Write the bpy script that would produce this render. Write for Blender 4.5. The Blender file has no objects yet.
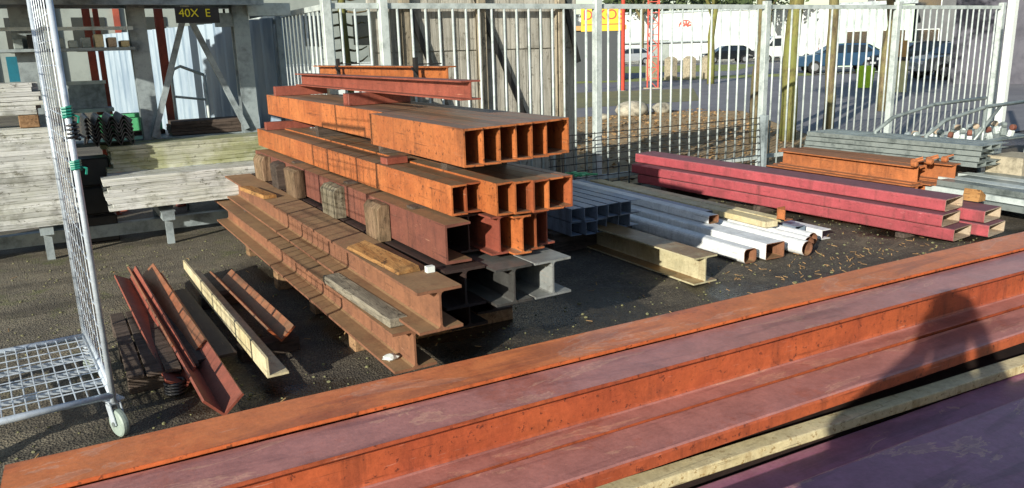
import bpy, bmesh, math, random
from mathutils import Vector, Matrix
random.seed(7)
SC = bpy.context.scene
COL = SC.collection
R = math.radians
OR = ['first','second','third','fourth','fifth','sixth','seventh','eighth','ninth','tenth','eleventh','twelfth','thirteenth','fourteenth','fifteenth','sixteenth','seventeenth','eighteenth','nineteenth','twentieth']

# ------------------------------------------------------------------ materials
def srgb(h):
    h = h.lstrip('#'); v = [int(h[i:i+2],16)/255 for i in (0,2,4)]
    return tuple(((c/12.92) if c <= .04045 else ((c+.055)/1.055)**2.4) for c in v) + (1,)
class NT:
    def __init__(s, name):
        s.m = bpy.data.materials.new(name); s.m.use_nodes = True
        s.t = s.m.node_tree; s.n = s.t.nodes; s.l = s.t.links
        s.b = s.n['Principled BSDF']
        s.geo = s.n.new('ShaderNodeNewGeometry')
        s.oi = s.n.new('ShaderNodeObjectInfo')
    def link(s, a, b): s.l.new(a, b)
    def vec(s, scale=(1,1,1), obj=False):
        mp = s.n.new('ShaderNodeMapping'); mp.inputs['Scale'].default_value = scale
        if obj:
            tc = s.n.new('ShaderNodeTexCoord'); s.link(tc.outputs['Object'], mp.inputs['Vector'])
            cb = s.n.new('ShaderNodeVectorMath'); cb.operation = 'MULTIPLY_ADD'
            s.link(s.oi.outputs['Random'], cb.inputs[0]); cb.inputs[1].default_value = (37,53,71)
            s.link(mp.outputs[0], cb.inputs[2]); return cb.outputs[0]
        s.link(s.geo.outputs['Position'], mp.inputs['Vector'])
        return mp.outputs[0]
    def noise(s, scale, detail=4, rough=.6, v=None, dist=0):
        n = s.n.new('ShaderNodeTexNoise'); n.inputs['Scale'].default_value = scale
        n.inputs['Detail'].default_value = detail; n.inputs['Roughness'].default_value = rough
        n.inputs['Distortion'].default_value = dist
        s.link(v if v else s.vec(), n.inputs['Vector']); return n.outputs['Fac']
    def ramp(s, f, stops):
        r = s.n.new('ShaderNodeValToRGB'); e = r.color_ramp.elements
        for i, (p, c) in enumerate(stops):
            if i > 1: e.new(p)
            e[i].position = p; e[i].color = c if len(c) == 4 else (*c,1)
        s.link(f, r.inputs[0]); return r.outputs[0]
    def step(s, f, a, b):
        m = s.n.new('ShaderNodeMapRange'); m.interpolation_type = 'SMOOTHSTEP'
        m.inputs['From Min'].default_value = a; m.inputs['From Max'].default_value = b
        s.link(f, m.inputs['Value']); return m.outputs[0]
    def math(s, op, a, b=None):
        m = s.n.new('ShaderNodeMath'); m.operation = op
        for i, x in enumerate((a,b)):
            if x is None: continue
            if isinstance(x, (int,float)): m.inputs[i].default_value = x
            else: s.link(x, m.inputs[i])
        return m.outputs[0]
    def mix(s, f, a, b, mode='MIX'):
        m = s.n.new('ShaderNodeMix'); m.data_type = 'RGBA'; m.blend_type = mode
        for k, x in ((0,f),(6,a),(7,b)):
            if isinstance(x, (int,float)): m.inputs[k].default_value = x
            elif isinstance(x, tuple): m.inputs[k].default_value = x
            else: s.link(x, m.inputs[k])
        return m.outputs[2]
    def up(s, lo=.6, hi=.9):
        sx = s.n.new('ShaderNodeSeparateXYZ'); s.link(s.geo.outputs['Normal'], sx.inputs[0])
        return s.step(sx.outputs['Z'], lo, hi)
    def bump(s, f, strength=.3, dist=.01):
        b = s.n.new('ShaderNodeBump'); b.inputs['Strength'].default_value = strength
        b.inputs['Distance'].default_value = dist; s.link(f, b.inputs['Height'])
        s.link(b.outputs[0], s.b.inputs['Normal'])
    def out(s, col=None, rough=None, metal=None, spec=None):
        for k, x in (('Base Color',col),('Roughness',rough),('Metallic',metal),('Specular IOR Level',spec)):
            if x is None: continue
            if isinstance(x, (int,float,tuple)): s.b.inputs[k].default_value = x
            else: s.link(x, s.b.inputs[k])
        return s.m
    def vary(s, col, amt=.12):
        h = s.n.new('ShaderNodeHueSaturation'); s.link(col, h.inputs['Color'])
        mr = s.n.new('ShaderNodeMapRange'); mr.inputs['To Min'].default_value = 1-amt; mr.inputs['To Max'].default_value = 1+amt
        s.link(s.oi.outputs['Random'], mr.inputs['Value']); s.link(mr.outputs[0], h.inputs['Value']); return h.outputs[0]

def painted(name, c1, c2, rust='#5a3020', amt=.35, top=None, topamt=.7, rough=.42, wet=False, chips=.62, vary=.1, grime=.0, ax='y', edge='#4a2e22', edgeamt=.55, light='#d2a98a'):
    s = NT(name)
    big = s.noise(1.7, 5, .6); col = s.mix(s.step(big,.35,.68), srgb(c1), srgb(c2))
    st = s.noise(1, 5, .7, s.vec((18,18,3)))             # vertical streaks
    col = s.mix(s.math('MULTIPLY', s.step(st,.5,.75), amt*.8), col, srgb(rust))
    blot = s.noise(4.5, 8, .72, dist=.6)
    col = s.mix(s.math('MULTIPLY', s.step(blot,.5,.7), amt*.6), col, srgb(rust))
    sp = s.noise(38, 5, .7)
    col = s.mix(s.math('MULTIPLY', s.step(sp,chips,chips+.06), amt*1.5), col, srgb(rust))
    sv = (60,2.0,60) if ax == 'y' else (2.0,60,60)
    scr = s.noise(1, 4, .65, s.vec(sv)); sv2 = tuple(k*2.3 for k in sv); scr2 = s.noise(1, 4, .7, s.vec(sv2), dist=.3)
    col = s.mix(s.math('MULTIPLY', s.step(scr,.61,.69), .5), col, srgb('#2a1d18'))
    col = s.mix(s.math('MULTIPLY', s.step(scr2,.64,.72), .38), col, srgb(light))
    run = s.noise(1, 6, .7, s.vec((9,9,.9) if ax == 'y' else (9,9,.9)))
    col = s.mix(s.math('MULTIPLY', s.step(run,.54,.66), amt*.7), col, srgb(rust))
    r = s.math('ADD', s.math('MULTIPLY', blot, .35), rough-.15)
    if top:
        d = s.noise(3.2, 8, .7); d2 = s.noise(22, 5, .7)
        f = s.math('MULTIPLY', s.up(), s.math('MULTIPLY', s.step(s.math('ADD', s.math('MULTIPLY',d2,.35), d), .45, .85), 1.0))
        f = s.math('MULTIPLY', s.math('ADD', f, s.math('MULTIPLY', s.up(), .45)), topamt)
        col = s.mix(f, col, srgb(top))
    if wet:
        w = s.noise(1, 8, .66, s.vec((1.9,6.5,6.5)), dist=.8)
        w2 = s.step(w, .575, .585); wedge_ = s.math('MULTIPLY', w2, s.math('SUBTRACT',1,s.step(w,.585,.615)))
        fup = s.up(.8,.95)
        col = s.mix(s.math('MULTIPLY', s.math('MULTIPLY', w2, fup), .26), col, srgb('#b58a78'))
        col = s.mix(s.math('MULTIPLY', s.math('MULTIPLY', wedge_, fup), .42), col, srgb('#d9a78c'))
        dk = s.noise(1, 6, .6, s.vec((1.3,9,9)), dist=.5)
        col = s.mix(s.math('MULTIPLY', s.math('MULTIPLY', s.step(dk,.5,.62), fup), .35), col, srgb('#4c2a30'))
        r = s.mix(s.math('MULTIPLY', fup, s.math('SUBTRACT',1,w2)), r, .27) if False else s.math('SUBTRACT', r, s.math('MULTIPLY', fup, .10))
    mo = s.noise(9, 9, .78, dist=.3); mo2 = s.noise(70, 3, .6)
    mr = s.n.new('ShaderNodeMapRange'); mr.inputs['From Min'].default_value=.3; mr.inputs['From Max'].default_value=.7; mr.inputs['To Min'].default_value=.62; mr.inputs['To Max'].default_value=1.22; s.link(s.math('ADD', s.math('MULTIPLY',mo,.75), s.math('MULTIPLY',mo2,.25)), mr.inputs['Value'])
    hv = s.n.new('ShaderNodeHueSaturation'); s.link(col, hv.inputs['Color']); s.link(mr.outputs[0], hv.inputs['Value']); col = hv.outputs[0]
    if grime:
        g = s.noise(1.3, 6, .7, dist=1)
        col = s.mix(s.math('MULTIPLY', s.step(g,.45,.75), grime), col, srgb('#1d1815'))
    if edgeamt:
        bv = s.n.new('ShaderNodeBevel'); bv.samples = 3; bv.inputs['Radius'].default_value = .006
        dt = s.n.new('ShaderNodeVectorMath'); dt.operation = 'DOT_PRODUCT'; s.link(bv.outputs[0], dt.inputs[0]); s.link(s.geo.outputs['Normal'], dt.inputs[1])
        em = s.step(s.math('SUBTRACT', 1, dt.outputs['Value']), .02, .16)
        em = s.math('MULTIPLY', em, s.step(s.noise(14, 6, .75), .36, .6))
        col = s.mix(s.math('MULTIPLY', em, edgeamt), col, srgb(edge))
    col = s.vary(col, vary)
    s.bump(s.math('ADD', s.math('MULTIPLY', sp, .5), s.math('ADD', blot, s.math('MULTIPLY', scr, .4))), .3, .006)
    return s.out(col, r, 0, .45)

def weathered_wood(name, c1, c2, moss=0, along=(2,40,40), dark='#2c2620', vary=.22):
    s = NT(name)
    g = s.noise(1, 8, .72, s.vec(along)); col = s.mix(s.step(g,.35,.68), srgb(c1), srgb(c2))
    k = s.noise(1, 5, .8, s.vec(tuple(a*2.2 for a in along)))
    col = s.mix(s.math('MULTIPLY', s.step(k,.53,.66), .75), col, srgb(dark))
    b = s.noise(6, 6, .7); col = s.mix(s.math('MULTIPLY', s.step(b,.50,.68), .45), col, srgb(dark)); kn = s.noise(1, 4, .8, s.vec(tuple(10+a*.25 for a in along))); col = s.mix(s.math('MULTIPLY', s.step(kn,.60,.64), .7), col, srgb(dark))
    if moss:
        m = s.noise(3.1, 7, .7); f = s.math('MULTIPLY', s.step(m,.4,.6), moss)
        f2 = s.math('ADD', f, s.math('MULTIPLY', s.up(), moss*.35))
        col = s.mix(s.math('MINIMUM', f2, 1), col, srgb('#7c8148'))
    col = s.vary(col, vary)
    s.bump(s.math('ADD', g, s.math('MULTIPLY',k,.6)), .6, .006)
    return s.out(col, .85, 0, .2)

def flat(name, c, rough=.5, metal=0, n=.12, scale=6, c2=None, vary=.06, spec=.5):
    s = NT(name); f = s.noise(scale, 6, .7)
    c2 = c2 or c; a = srgb(c); b = srgb(c2); b = tuple(x*(1-n*2.2) for x in b[:3])+(1,)
    col = s.mix(s.step(f,.4,.75), a, b); f2 = s.noise(scale*7, 4, .7)
    col = s.mix(s.math('MULTIPLY', s.step(f2,.55,.7), n*1.6), col, tuple(x*.45 for x in a[:3])+(1,))
    col = s.vary(col, vary); s.bump(f2, .15, .004)
    return s.out(col, s.math('ADD', s.math('MULTIPLY', f, .25), rough-.12), metal, spec)

M = {}
M['orange'] = painted('orange_primer', '#bb7140', '#a15a32', '#5f3a26', .62, top='#7d6a56', topamt=1.05, chips=.58, vary=.17, grime=.12)
M['orange_dirty'] = painted('orange_primer_dirty', '#a65c38', '#8a4a2e', '#4a2c1e', .6, top='#75604a', topamt=.95, grime=.25)
M['rust'] = painted('brown_rust', '#7c543e', '#8d6044', '#46301f', .6, top='#8f7150', topamt=.9, rough=.78, vary=.05, grime=.2)
M['rustpurple'] = painted('brown_purple_rust', '#774838', '#6c3f34', '#3f2a24', .55, top='#7c6144', topamt=.95, rough=.7, grime=.15)
M['redbrown'] = painted('red_brown_primer', '#8d4c3c', '#804234', '#552b22', .45, top='#744c40', topamt=.7, rough=.55)
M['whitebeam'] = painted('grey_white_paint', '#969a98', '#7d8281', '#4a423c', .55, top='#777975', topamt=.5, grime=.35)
M['blackgrey'] = painted('dark_grey_paint', '#4a4a48', '#343534', '#201b18', .5, top='#777975', topamt=.5, grime=.35)
M['blackbeam'] = painted('dark_shade_steel', '#3a2c27', '#2b2220', '#1b1513', .4, rough=.6)  # dark steel tone, also used to paint shade in gaps and the bottom row
M['creambeam'] = painted('cream_paint_beam', '#bdb695', '#aba380', '#76583a', .35, top='#846844', topamt=1.25, chips=.6)
M['fg_orange'] = painted('foreground_orange', '#c8683a', '#ba5c32', '#50301f', .5, top='#cf7a48', topamt=.9, wet=True, rough=.5, vary=.03, chips=.575, ax='x', light='#e0a880', grime=.08)
M['fg_red'] = painted('foreground_red_oxide', '#b05a36', '#9f4d32', '#4a2822', .52, top='#ad766e', topamt=1.25, wet=True, rough=.44, vary=.05, ax='x', light='#d6aa98', chips=.59, grime=.12)  # top tone paints the purplish sky reflection on upper faces
M['fg_purple'] = painted('foreground_purple_oxide', '#8d4c5c', '#824660', '#3b2230', .35, top='#956078', topamt=1.15, wet=True, rough=.5, vary=.03, ax='x', light='#b08aa0')  # top tone paints in the bluish violet of the shade
M['fg_cream'] = painted('foreground_cream', '#d8cda4', '#d0c08c', '#8a6a34', .5, top='#dcd2ae', topamt=.4, chips=.57, rough=.55, ax='x')
M['crimson'] = painted('crimson_paint', '#a4494f', '#954047', '#5e3434', .5, top='#704850', topamt=1.2, chips=.62, rough=.66, light='#dcb0ac', edge='#d8a8a0', grime=.15)
M['liner'] = painted('pale_inside', '#b8ab96', '#a08c74', '#7a5038', .5, rough=.8)
M['white'] = painted('chipped_white_paint', '#e8eae8', '#dadedd', '#7a6e62', .22, top='#dcE0e2', topamt=.5, chips=.62, rough=.5, edge='#7a5a44', light='#f4f4f4')
M['ivory'] = painted('ivory_paint', '#cdc3a0', '#bfb285', '#7a5532', .4, rough=.6)
M['blueish'] = painted('shade_blue_purlin', '#7f8b9c', '#70808f', '#3b3836', .55, top='#8694a8', topamt=.6, rough=.45, grime=.3)  # bluish grey puts the pile's cast shade into the colour
M['orange_brown'] = painted('orange_brown_steel', '#b06a3c', '#985a34', '#4a3022', .5, top='#8d6244', topamt=.9, rough=.7, grime=.15)
M['galv'] = flat('galvanised_steel', '#8e9895', .42, .35, .2, 9, '#74807e', .12)
M['galvlight'] = flat('galvanised_fence', '#bdc7c4', .45, .1, .14, 9, '#aab6b3', .05)
M['galvdark'] = flat('dull_rack_steel', '#97a3a6', .5, .12, .25, 5, '#7d898c', .08)
M['cage'] = flat('zinc_cage', '#c3ced8', .38, .3, .1, 12, '#aab6c0', .05)
M['wheel'] = flat('grey_rubber', '#8b9a92', .55, 0, .12, 20)
M['black'] = flat('black_steel', '#22211f', .55, 0, .2, 10)
M['blackplastic'] = flat('black_plastic', '#1c1d20', .35, 0, .2, 10)
M['teal'] = flat('teal_tape', '#1f7f6e', .4, 0, .15, 20)
M['tealpaint'] = flat('teal_paint', '#12677a', .5, 0, .1, 6)
M['green'] = flat('green_plastic', '#58b07a', .45, 0, .1, 8)
M['redpost'] = painted('red_steel_post', '#a4503c', '#8f4233', '#4e2a22', .4, rough=.6)
M['boards'] = weathered_wood('whitish_weathered_board', '#c6c9c8', '#a0a39e', .14, (1.6,40,40), dark='#4a483e', vary=.16)
M['mossboards'] = weathered_wood('mossy_weathered_board', '#b6b9a8', '#8f927e', .55, (1.6,40,40), dark='#45443a', vary=.16)
M['timber'] = weathered_wood('old_timber', '#97795a', '#6c533b', 0, (30,4,30))
M['darktimber'] = weathered_wood('dark_wet_timber', '#5b5048', '#3a332e', 0, (3,30,30))
M['greytimber'] = weathered_wood('grey_timber', '#a39b88', '#6f6a5e', 0, (24,3,24))
M['splittimber'] = weathered_wood('split_pale_timber', '#b08654', '#8a5f36', 0, (24,3,24))
M['splitdark'] = weathered_wood('split_dark_block', '#86705a', '#4e3d2e', .05, (34,34,5), dark='#1c1611')
M['greydark'] = weathered_wood('split_grey_block', '#857d6c', '#4e4639', .05, (34,34,5), dark='#1c1611')
M['post'] = weathered_wood('fence_post_wood', '#aaa08a', '#82796a', 0, (30,30,2))
M['fenceboard'] = weathered_wood('grey_fence_board', '#b6b3a8', '#918f84', 0, (40,40,1.4), dark='#5c584c', vary=.14)
M['bark'] = weathered_wood('tree_bark', '#7c6f55', '#4c4434', .3, (24,24,3))
M['mossbark'] = weathered_wood('mossy_bark', '#8a8450', '#615c38', .9, (24,24,3))
M['concrete'] = flat('concrete', '#a59c86', .85, 0, .2, 12, '#8c846f')
M['stone'] = flat('boulder_stone', '#b0aa98', .85, 0, .3, 5, '#7c7668')
M['yellow'] = flat('yellow_sign', '#e2b818', .5, 0, .12, 3)
M['signred'] = flat('sign_red', '#c03a22', .5, 0, .05, 3)
M['yellowtext'] = flat('yellow_letters', '#e0d21c', .5, 0, .05, 3)
M['crane_red'] = flat('red_lattice_paint', '#b8402c', .6, 0, .12, 3)
M['bldwhite'] = flat('white_cladding', '#cfd6d2', .6, 0, .06, .6)
M['bldgrey'] = flat('grey_facade', '#8b948f', .7, 0, .12, .8)
M['blddark'] = flat('dark_facade', '#3a4044', .5, 0, .15, .9)
M['bldgreen'] = flat('pale_green_cladding', '#b6cbb9', .6, 0, .06, .8)
M['glass'] = flat('dark_glass', '#1a2126', .12, 0, .05, 2, spec=.8)
M['tyre'] = flat('tyre_rubber', '#161616', .8, 0, .1, 9)
M['rim'] = flat('wheel_rim', '#8c9094', .35, .5, .05, 9)
M['lime'] = flat('lime_green', '#a9d61c', .5, 0, .05, 5)
M['utility'] = flat('utility_cream', '#c4c08c', .6, 0, .08, 5)
M['brownbox'] = flat('tan_board', '#b08a50', .6, 0, .08, 5)
M['redlamp'] = flat('red_lamp', '#8a1212', .3, 0, .05, 5)
M['lamp'] = flat('clear_lamp', '#c8ccd0', .15, 0, .05, 5)
M['skin'] = flat('skin', '#c28e72', .6, 0, .05, 8)
M['jacket'] = flat('dark_jacket', '#23282f', .8, 0, .15, 8)
M['trousers'] = flat('dark_trousers', '#2a2c33', .8, 0, .15, 8)
M['hair'] = flat('brown_hair', '#2c2018', .7, 0, .15, 30)
M['weed'] = flat('dry_weed', '#6d6c3a', .9, 0, .3, 6)
def carpaint(n, c):
    return flat(n, c, .25, .1, .03, 2, spec=.6)
M['charcoal'] = flat('charcoal_cladding', '#4e4e58', .7, 0, .1, 2, '#454550')
def corrugated():
    s = NT('corrugated_sheet'); f = s.noise(1,5,.6,s.vec((8,8,1.2)))
    col = s.mix(s.step(f,.4,.7), srgb('#8193a0'), srgb('#62778a')); s.bump(f,.1,.01)
    return s.out(col, .5, .1)
M['corr'] = corrugated()
def leafmat(name, c1, c2):
    s = NT(name); f = s.noise(1.2, 5, .7); col = s.mix(s.step(f,.35,.65), srgb(c1), srgb(c2))
    col = s.vary(col, .2); s.b.inputs['Roughness'].default_value = .75
    return s.out(col)
M['leaf'] = leafmat('dark_evergreen', '#2c3a20', '#46552c')
M['ivy'] = leafmat('dull_green_leaf', '#3d4a26', '#5e6a36')

def ground_mat():
    s = NT('wet_asphalt')
    big = s.noise(.55, 6, .62, dist=.4); mid = s.noise(3.2, 8, .7); fine = s.noise(60, 4, .7)
    sx = s.n.new('ShaderNodeSeparateXYZ'); s.link(s.geo.outputs['Position'], sx.inputs[0])
    # drier brownish ground to the left/back, wet dark asphalt to the right
    dry = s.step(s.math('SUBTRACT', s.math('ADD', s.math('MULTIPLY', sx.outputs['Y'], .33), s.math('MULTIPLY',big,1.6)), s.math('MULTIPLY', sx.outputs['X'], .55)), 1.6, 2.6)
    base = s.mix(s.step(mid,.35,.7), srgb('#443e36'), srgb('#5c5446'))
    drycol = s.mix(s.step(mid,.35,.7), srgb('#5f5a4e'), srgb('#7a7362'))
    col = s.mix(dry, base, drycol)
    vo = s.n.new('ShaderNodeTexVoronoi'); vo.inputs['Scale'].default_value = 95; s.link(s.vec(), vo.inputs['Vector'])
    sc = s.n.new('ShaderNodeSeparateColor'); s.link(vo.outputs['Color'], sc.inputs[0])
    col = s.mix(s.math('MULTIPLY', s.step(sc.outputs[0],.72,1), .4), col, srgb('#8f8772'))
    col = s.mix(s.math('MULTIPLY', s.step(sc.outputs[1],.6,1), .55), col, srgb('#17140f'))
    deb = s.noise(7.5, 8, .8); col = s.mix(s.math('MULTIPLY', s.step(deb,.56,.68), .5), col, srgb('#6b5a3c'))
    moss = s.noise(2.1, 6, .75, dist=.5); col = s.mix(s.math('MULTIPLY', s.math('MULTIPLY', s.step(moss,.52,.68), dry), .6), col, srgb('#57602a'))
    tr = s.noise(1, 6, .65, s.vec((.55,2.6,1)), dist=.6); col = s.mix(s.math('MULTIPLY', s.step(tr,.5,.62), .45), col, srgb('#2a251e'))
    tr2 = s.noise(1.4, 9, .8, dist=1.2); col = s.mix(s.math('MULTIPLY', s.step(tr2,.56,.60), .28), col, srgb('#8a8068'))
    wn = s.noise(.74, 5, .6, dist=.7)
    wet = s.math('MULTIPLY', s.step(wn,.47,.56), s.math('SUBTRACT',1, s.math('MULTIPLY', dry, .9)))
    col = s.mix(s.math('MULTIPLY', wet, .6), col, srgb('#1d1a16'))
    pud = s.math('MULTIPLY', s.step(wn,.53,.62), s.math('SUBTRACT',1,dry))
    col = s.mix(s.math('MULTIPLY', pud, .6), col, srgb('#100e0c'))
    r = s.math('SUBTRACT', s.math('SUBTRACT', .80, s.math('MULTIPLY', wet, .45)), s.math('MULTIPLY', pud, .13))
    h = s.math('ADD', s.math('MULTIPLY', vo.outputs['Distance'], 1.2), s.math('MULTIPLY', fine, .7))
    s.bump(s.math('MULTIPLY', h, s.math('SUBTRACT', 1, s.math('MULTIPLY', pud, .60))), .6, .008)
    return s.out(col, r, 0, .5)
M['ground'] = ground_mat()
def sheetmat(name, c1, c2, sc=2, rough=.9, speck=.3, c3='#3a2f1c'):
    s = NT(name); f = s.noise(sc, 8, .75); col = s.mix(s.step(f,.35,.65), srgb(c1), srgb(c2))
    g = s.noise(sc*9, 6, .8); col = s.mix(s.math('MULTIPLY', s.step(g,.5,.65), speck), col, srgb(c3))
    s.bump(g, .5, .03); return s.out(col, rough)
M['gravel'] = sheetmat('leafy_gravel', '#ab9470', '#8a7450', 4, .95, .7, '#463420')
M['asphalt'] = sheetmat('road_asphalt', '#7c7c80', '#6c6c72', .4, .75, .2, '#4c4b4e')
M['grass'] = sheetmat('winter_grass', '#8b9450', '#727e3c', .8, .95, .5, '#3e4422')
M['mud'] = sheetmat('muddy_grass', '#6c6c50', '#7c7c54', .8, .95, .5, '#36362a')

# ------------------------------------------------------------------ helpers
class MB:
    def __init__(s): s.b = bmesh.new()
    def quadbox(s, c):
        v = [s.b.verts.new(p) for p in c]
        for f in ((3,2,1,0),(4,5,6,7),(0,1,5,4),(1,2,6,5),(2,3,7,6),(3,0,4,7)): s.b.faces.new([v[i] for i in f])
        return s
    def box(s, x0,x1,y0,y1,z0,z1):
        return s.quadbox([(x0,y0,z0),(x1,y0,z0),(x1,y1,z0),(x0,y1,z0),(x0,y0,z1),(x1,y0,z1),(x1,y1,z1),(x0,y1,z1)])
    def obox(s, mat, sx, sy, sz):
        c = [(-sx,-sy,-sz),(sx,-sy,-sz),(sx,sy,-sz),(-sx,sy,-sz),(-sx,-sy,sz),(sx,-sy,sz),(sx,sy,sz),(-sx,sy,sz)]
        return s.quadbox([mat @ Vector(p) for p in c])
    def bar(s, a, b, w, h=None, up=(0,0,1)):
        a = Vector(a); b = Vector(b); d = b-a; L = d.length; d.normalize(); h = h or w
        u = Vector(up)
        if abs(d.dot(u)) > .98: u = Vector((0,1,0))
        x = d.cross(u).normalized(); z = x.cross(d).normalized()
        m = Matrix((x,d,z)).transposed().to_4x4(); m.translation = (a+b)/2
        return s.obox(m, w/2, L/2, h/2)
    def tube(s, pts, r, n=8, cap=True, r2=None):
        pts = [Vector(p) for p in pts]; rings = []; x = None
        for i, p in enumerate(pts):
            d = (pts[min(i+1,len(pts)-1)]-pts[max(i-1,0)]).normalized()
            if x is None:
                u = Vector((0,0,1)) if abs(d.z) < .9 else Vector((1,0,0)); x = d.cross(u).normalized()
            else: x = (x - d*x.dot(d)).normalized()
            y = d.cross(x)
            rr = r if r2 is None else r+(r2-r)*i/(len(pts)-1)
            if isinstance(r, (list,tuple)): rr = r[i]
            rings.append([s.b.verts.new(p+x*math.cos(2*math.pi*k/n)*rr+y*math.sin(2*math.pi*k/n)*rr) for k in range(n)])
        for a, b in zip(rings, rings[1:]):
            for k in range(n): s.b.faces.new((a[k],a[(k+1)%n],b[(k+1)%n],b[k]))
        if cap: s.b.faces.new(rings[0][::-1]); s.b.faces.new(rings[-1])
        return s
    def hollow(s, outer, inner, y0, y1, xf=None, segs=1):
        """open tube along y from outline outer/inner (x,z) lists"""
        n = len(outer); V = {}
        for key, prof in (('o',outer),('i',inner)):
            for e, y in ((0,y0),(1,y1)):
                V[key,e] = [s.b.verts.new((xf @ Vector((p[0],y,p[1]))) if xf else (p[0],y,p[1])) for p in prof]
        for k in range(n):
            j = (k+1)%n
            s.b.faces.new((V['o',0][k],V['o',0][j],V['o',1][j],V['o',1][k]))
            s.b.faces.new((V['i',0][j],V['i',0][k],V['i',1][k],V['i',1][j]))
            s.b.faces.new((V['o',0][j],V['o',0][k],V['i',0][k],V['i',0][j]))
            s.b.faces.new((V['o',1][k],V['o',1][j],V['i',1][j],V['i',1][k]))
        return s
    def prism(s, prof, y0, y1, segs=1, wob=0, endskew=0):
        rings = []; 
        ox = [random.uniform(-1,1)*wob for _ in range(segs+1)]; oz = [random.uniform(-1,1)*wob for _ in range(segs+1)]
        for i in range(segs+1):
            y = y0+(y1-y0)*i/segs
            rings.append([s.b.verts.new((p[0]+ox[i],y+(endskew*p[0] if i == 0 else 0),p[1]+oz[i])) for p in prof])
        n = len(prof)
        for a, b in zip(rings, rings[1:]):
            for k in range(n): s.b.faces.new((a[k],a[(k+1)%n],b[(k+1)%n],b[k]))
        s.b.faces.new(rings[0][::-1]); s.b.faces.new(rings[-1]); return s
    def lathe(s, prof, c, n=12, axis='z'):
        rings = []
        for r, h in prof:
            ring = []
            for k in range(n):
                a = 2*math.pi*k/n; q = (r*math.cos(a), r*math.sin(a), h)
                if axis == 'x': q = (q[2],q[0],q[1])
                if axis == 'y': q = (q[0],q[2],q[1])
                ring.append(s.b.verts.new((c[0]+q[0],c[1]+q[1],c[2]+q[2])))
            rings.append(ring)
        for a, b in zip(rings, rings[1:]):
            for k in range(n): s.b.faces.new((a[k],a[(k+1)%n],b[(k+1)%n],b[k]))
        s.b.faces.new(rings[0][::-1]); s.b.faces.new(rings[-1]); return s
    def build(s, name, mat, parent=None, loc=(0,0,0), rotz=0, smooth=False, bevel=0, rot=None):
        bmesh.ops.recalc_face_normals(s.b, faces=s.b.faces)
        if bevel:
            es = [e for e in s.b.edges if e.is_manifold and e.calc_face_angle(0) > .6]
            bmesh.ops.bevel(s.b, geom=es, offset=bevel, segments=1, affect='EDGES', clamp_overlap=True)
        me = bpy.data.meshes.new(name); s.b.to_mesh(me); s.b.free()
        if smooth:
            for p in me.polygons: p.use_smooth = True
        me.materials.append(M[mat] if isinstance(mat, str) else mat)
        o = bpy.data.objects.new(name, me); COL.objects.link(o)
        o.location = loc; o.rotation_euler = rot if rot else (0,0,rotz)
        if parent: o.parent = parent
        return o
def tag(o, label=None, cat=None, group=None, kind=None):
    if label: o['label'] = label
    if cat: o['category'] = cat
    if group: o['group'] = group
    if kind: o['kind'] = kind
    return o
def empty(name, loc, label, cat, group=None, rotz=0):
    o = bpy.data.objects.new(name, None); COL.objects.link(o); o.location = loc; o.rotation_euler = (0,0,rotz)
    o.empty_display_size = .1
    return tag(o, label, cat, group)

# ---- steel profiles (x centred, z from 0)
def prof_H(w, h, tf=.013, tw=.009, r=.012):
    a, b, t = w/2, tw/2, tf
    half = [(a,0),(a,t),(b+r,t),(b+r*.3,t+r*.3),(b,t+r),(b,h-t-r),(b+r*.3,h-t-r*.3),(b+r,h-t),(a,h-t),(a,h)]
    return half + [(-x,z) for x,z in reversed(half)]
def prof_C(w, h, t=.01, tw=.008):      # back on the -x side, opening to +x
    return [(-w/2,0),(w/2,0),(w/2,t*.8),(-w/2+tw,t*1.2),(-w/2+tw,h-t*1.2),(w/2,h-t*.8),(w/2,h),(-w/2,h)]
def prof_Cdown(w, h, t=.01):           # web on top, toes down
    return [(-w/2,0),(-w/2+t,0),(-w/2+t,h-t),(w/2-t,h-t),(w/2-t,0),(w/2,0),(w/2,h-.012),(w/2-.004,h-.004),(w/2-.012,h),(-w/2+.012,h),(-w/2+.004,h-.004),(-w/2,h-.012)]
def prof_L(a, t=.012):
    return [(0,0),(a,0),(a,t),(t,t),(t,a),(0,a)]
def beam(prof, x, y, z, L, mat, label, group, yaw=0, name='steel_beam', cat='steel beam', segs=1, wob=0, tilt=0, parent=None):
    """near end at (x,y,z), running along +y rotated by yaw"""
    o = MB().prism(prof, 0, L, segs, wob, random.uniform(-.06,.06)).build(name, mat, parent, (x,y,z), rot=(tilt,0,yaw))
    if not parent: tag(o, label, cat, group)
    return o
def rect(w, h, r=0, n=3):
    if r == 0: return [(-w/2,0),(w/2,0),(w/2,h),(-w/2,h)]
    pts = []
    for cx, cz, a0 in ((w/2-r,r,-90),(w/2-r,h-r,0),(-w/2+r,h-r,90),(-w/2+r,r,180)):
        for k in range(n+1):
            a = R(a0+90*k/n); pts.append((cx+r*math.cos(a), cz+r*math.sin(a)))
    return pts
def boxtube(w, h, t, x, y, z, L, mat, label, group, yaw=0, name='box_section', cat='steel tube', r=.012, liner=None):
    o = MB().hollow(rect(w,h,r), [(a,b+t) for a,b in rect(w-2*t,h-2*t,max(r-t,.003))], 0, L).build(name, mat, None, (x,y,z), yaw)
    if liner: o.data.materials.append(M[liner]); n=len(rect(w,h,r))
    if liner:
        for i, p in enumerate(o.data.polygons):
            c = p.center
            nn = p.normal
            if abs(nn.y) > .9: p.material_index = 1; continue
            if nn.x*c.x + nn.z*(c.z-h/2) < 0: p.material_index = 1
    return tag(o, label, cat, group)
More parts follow.
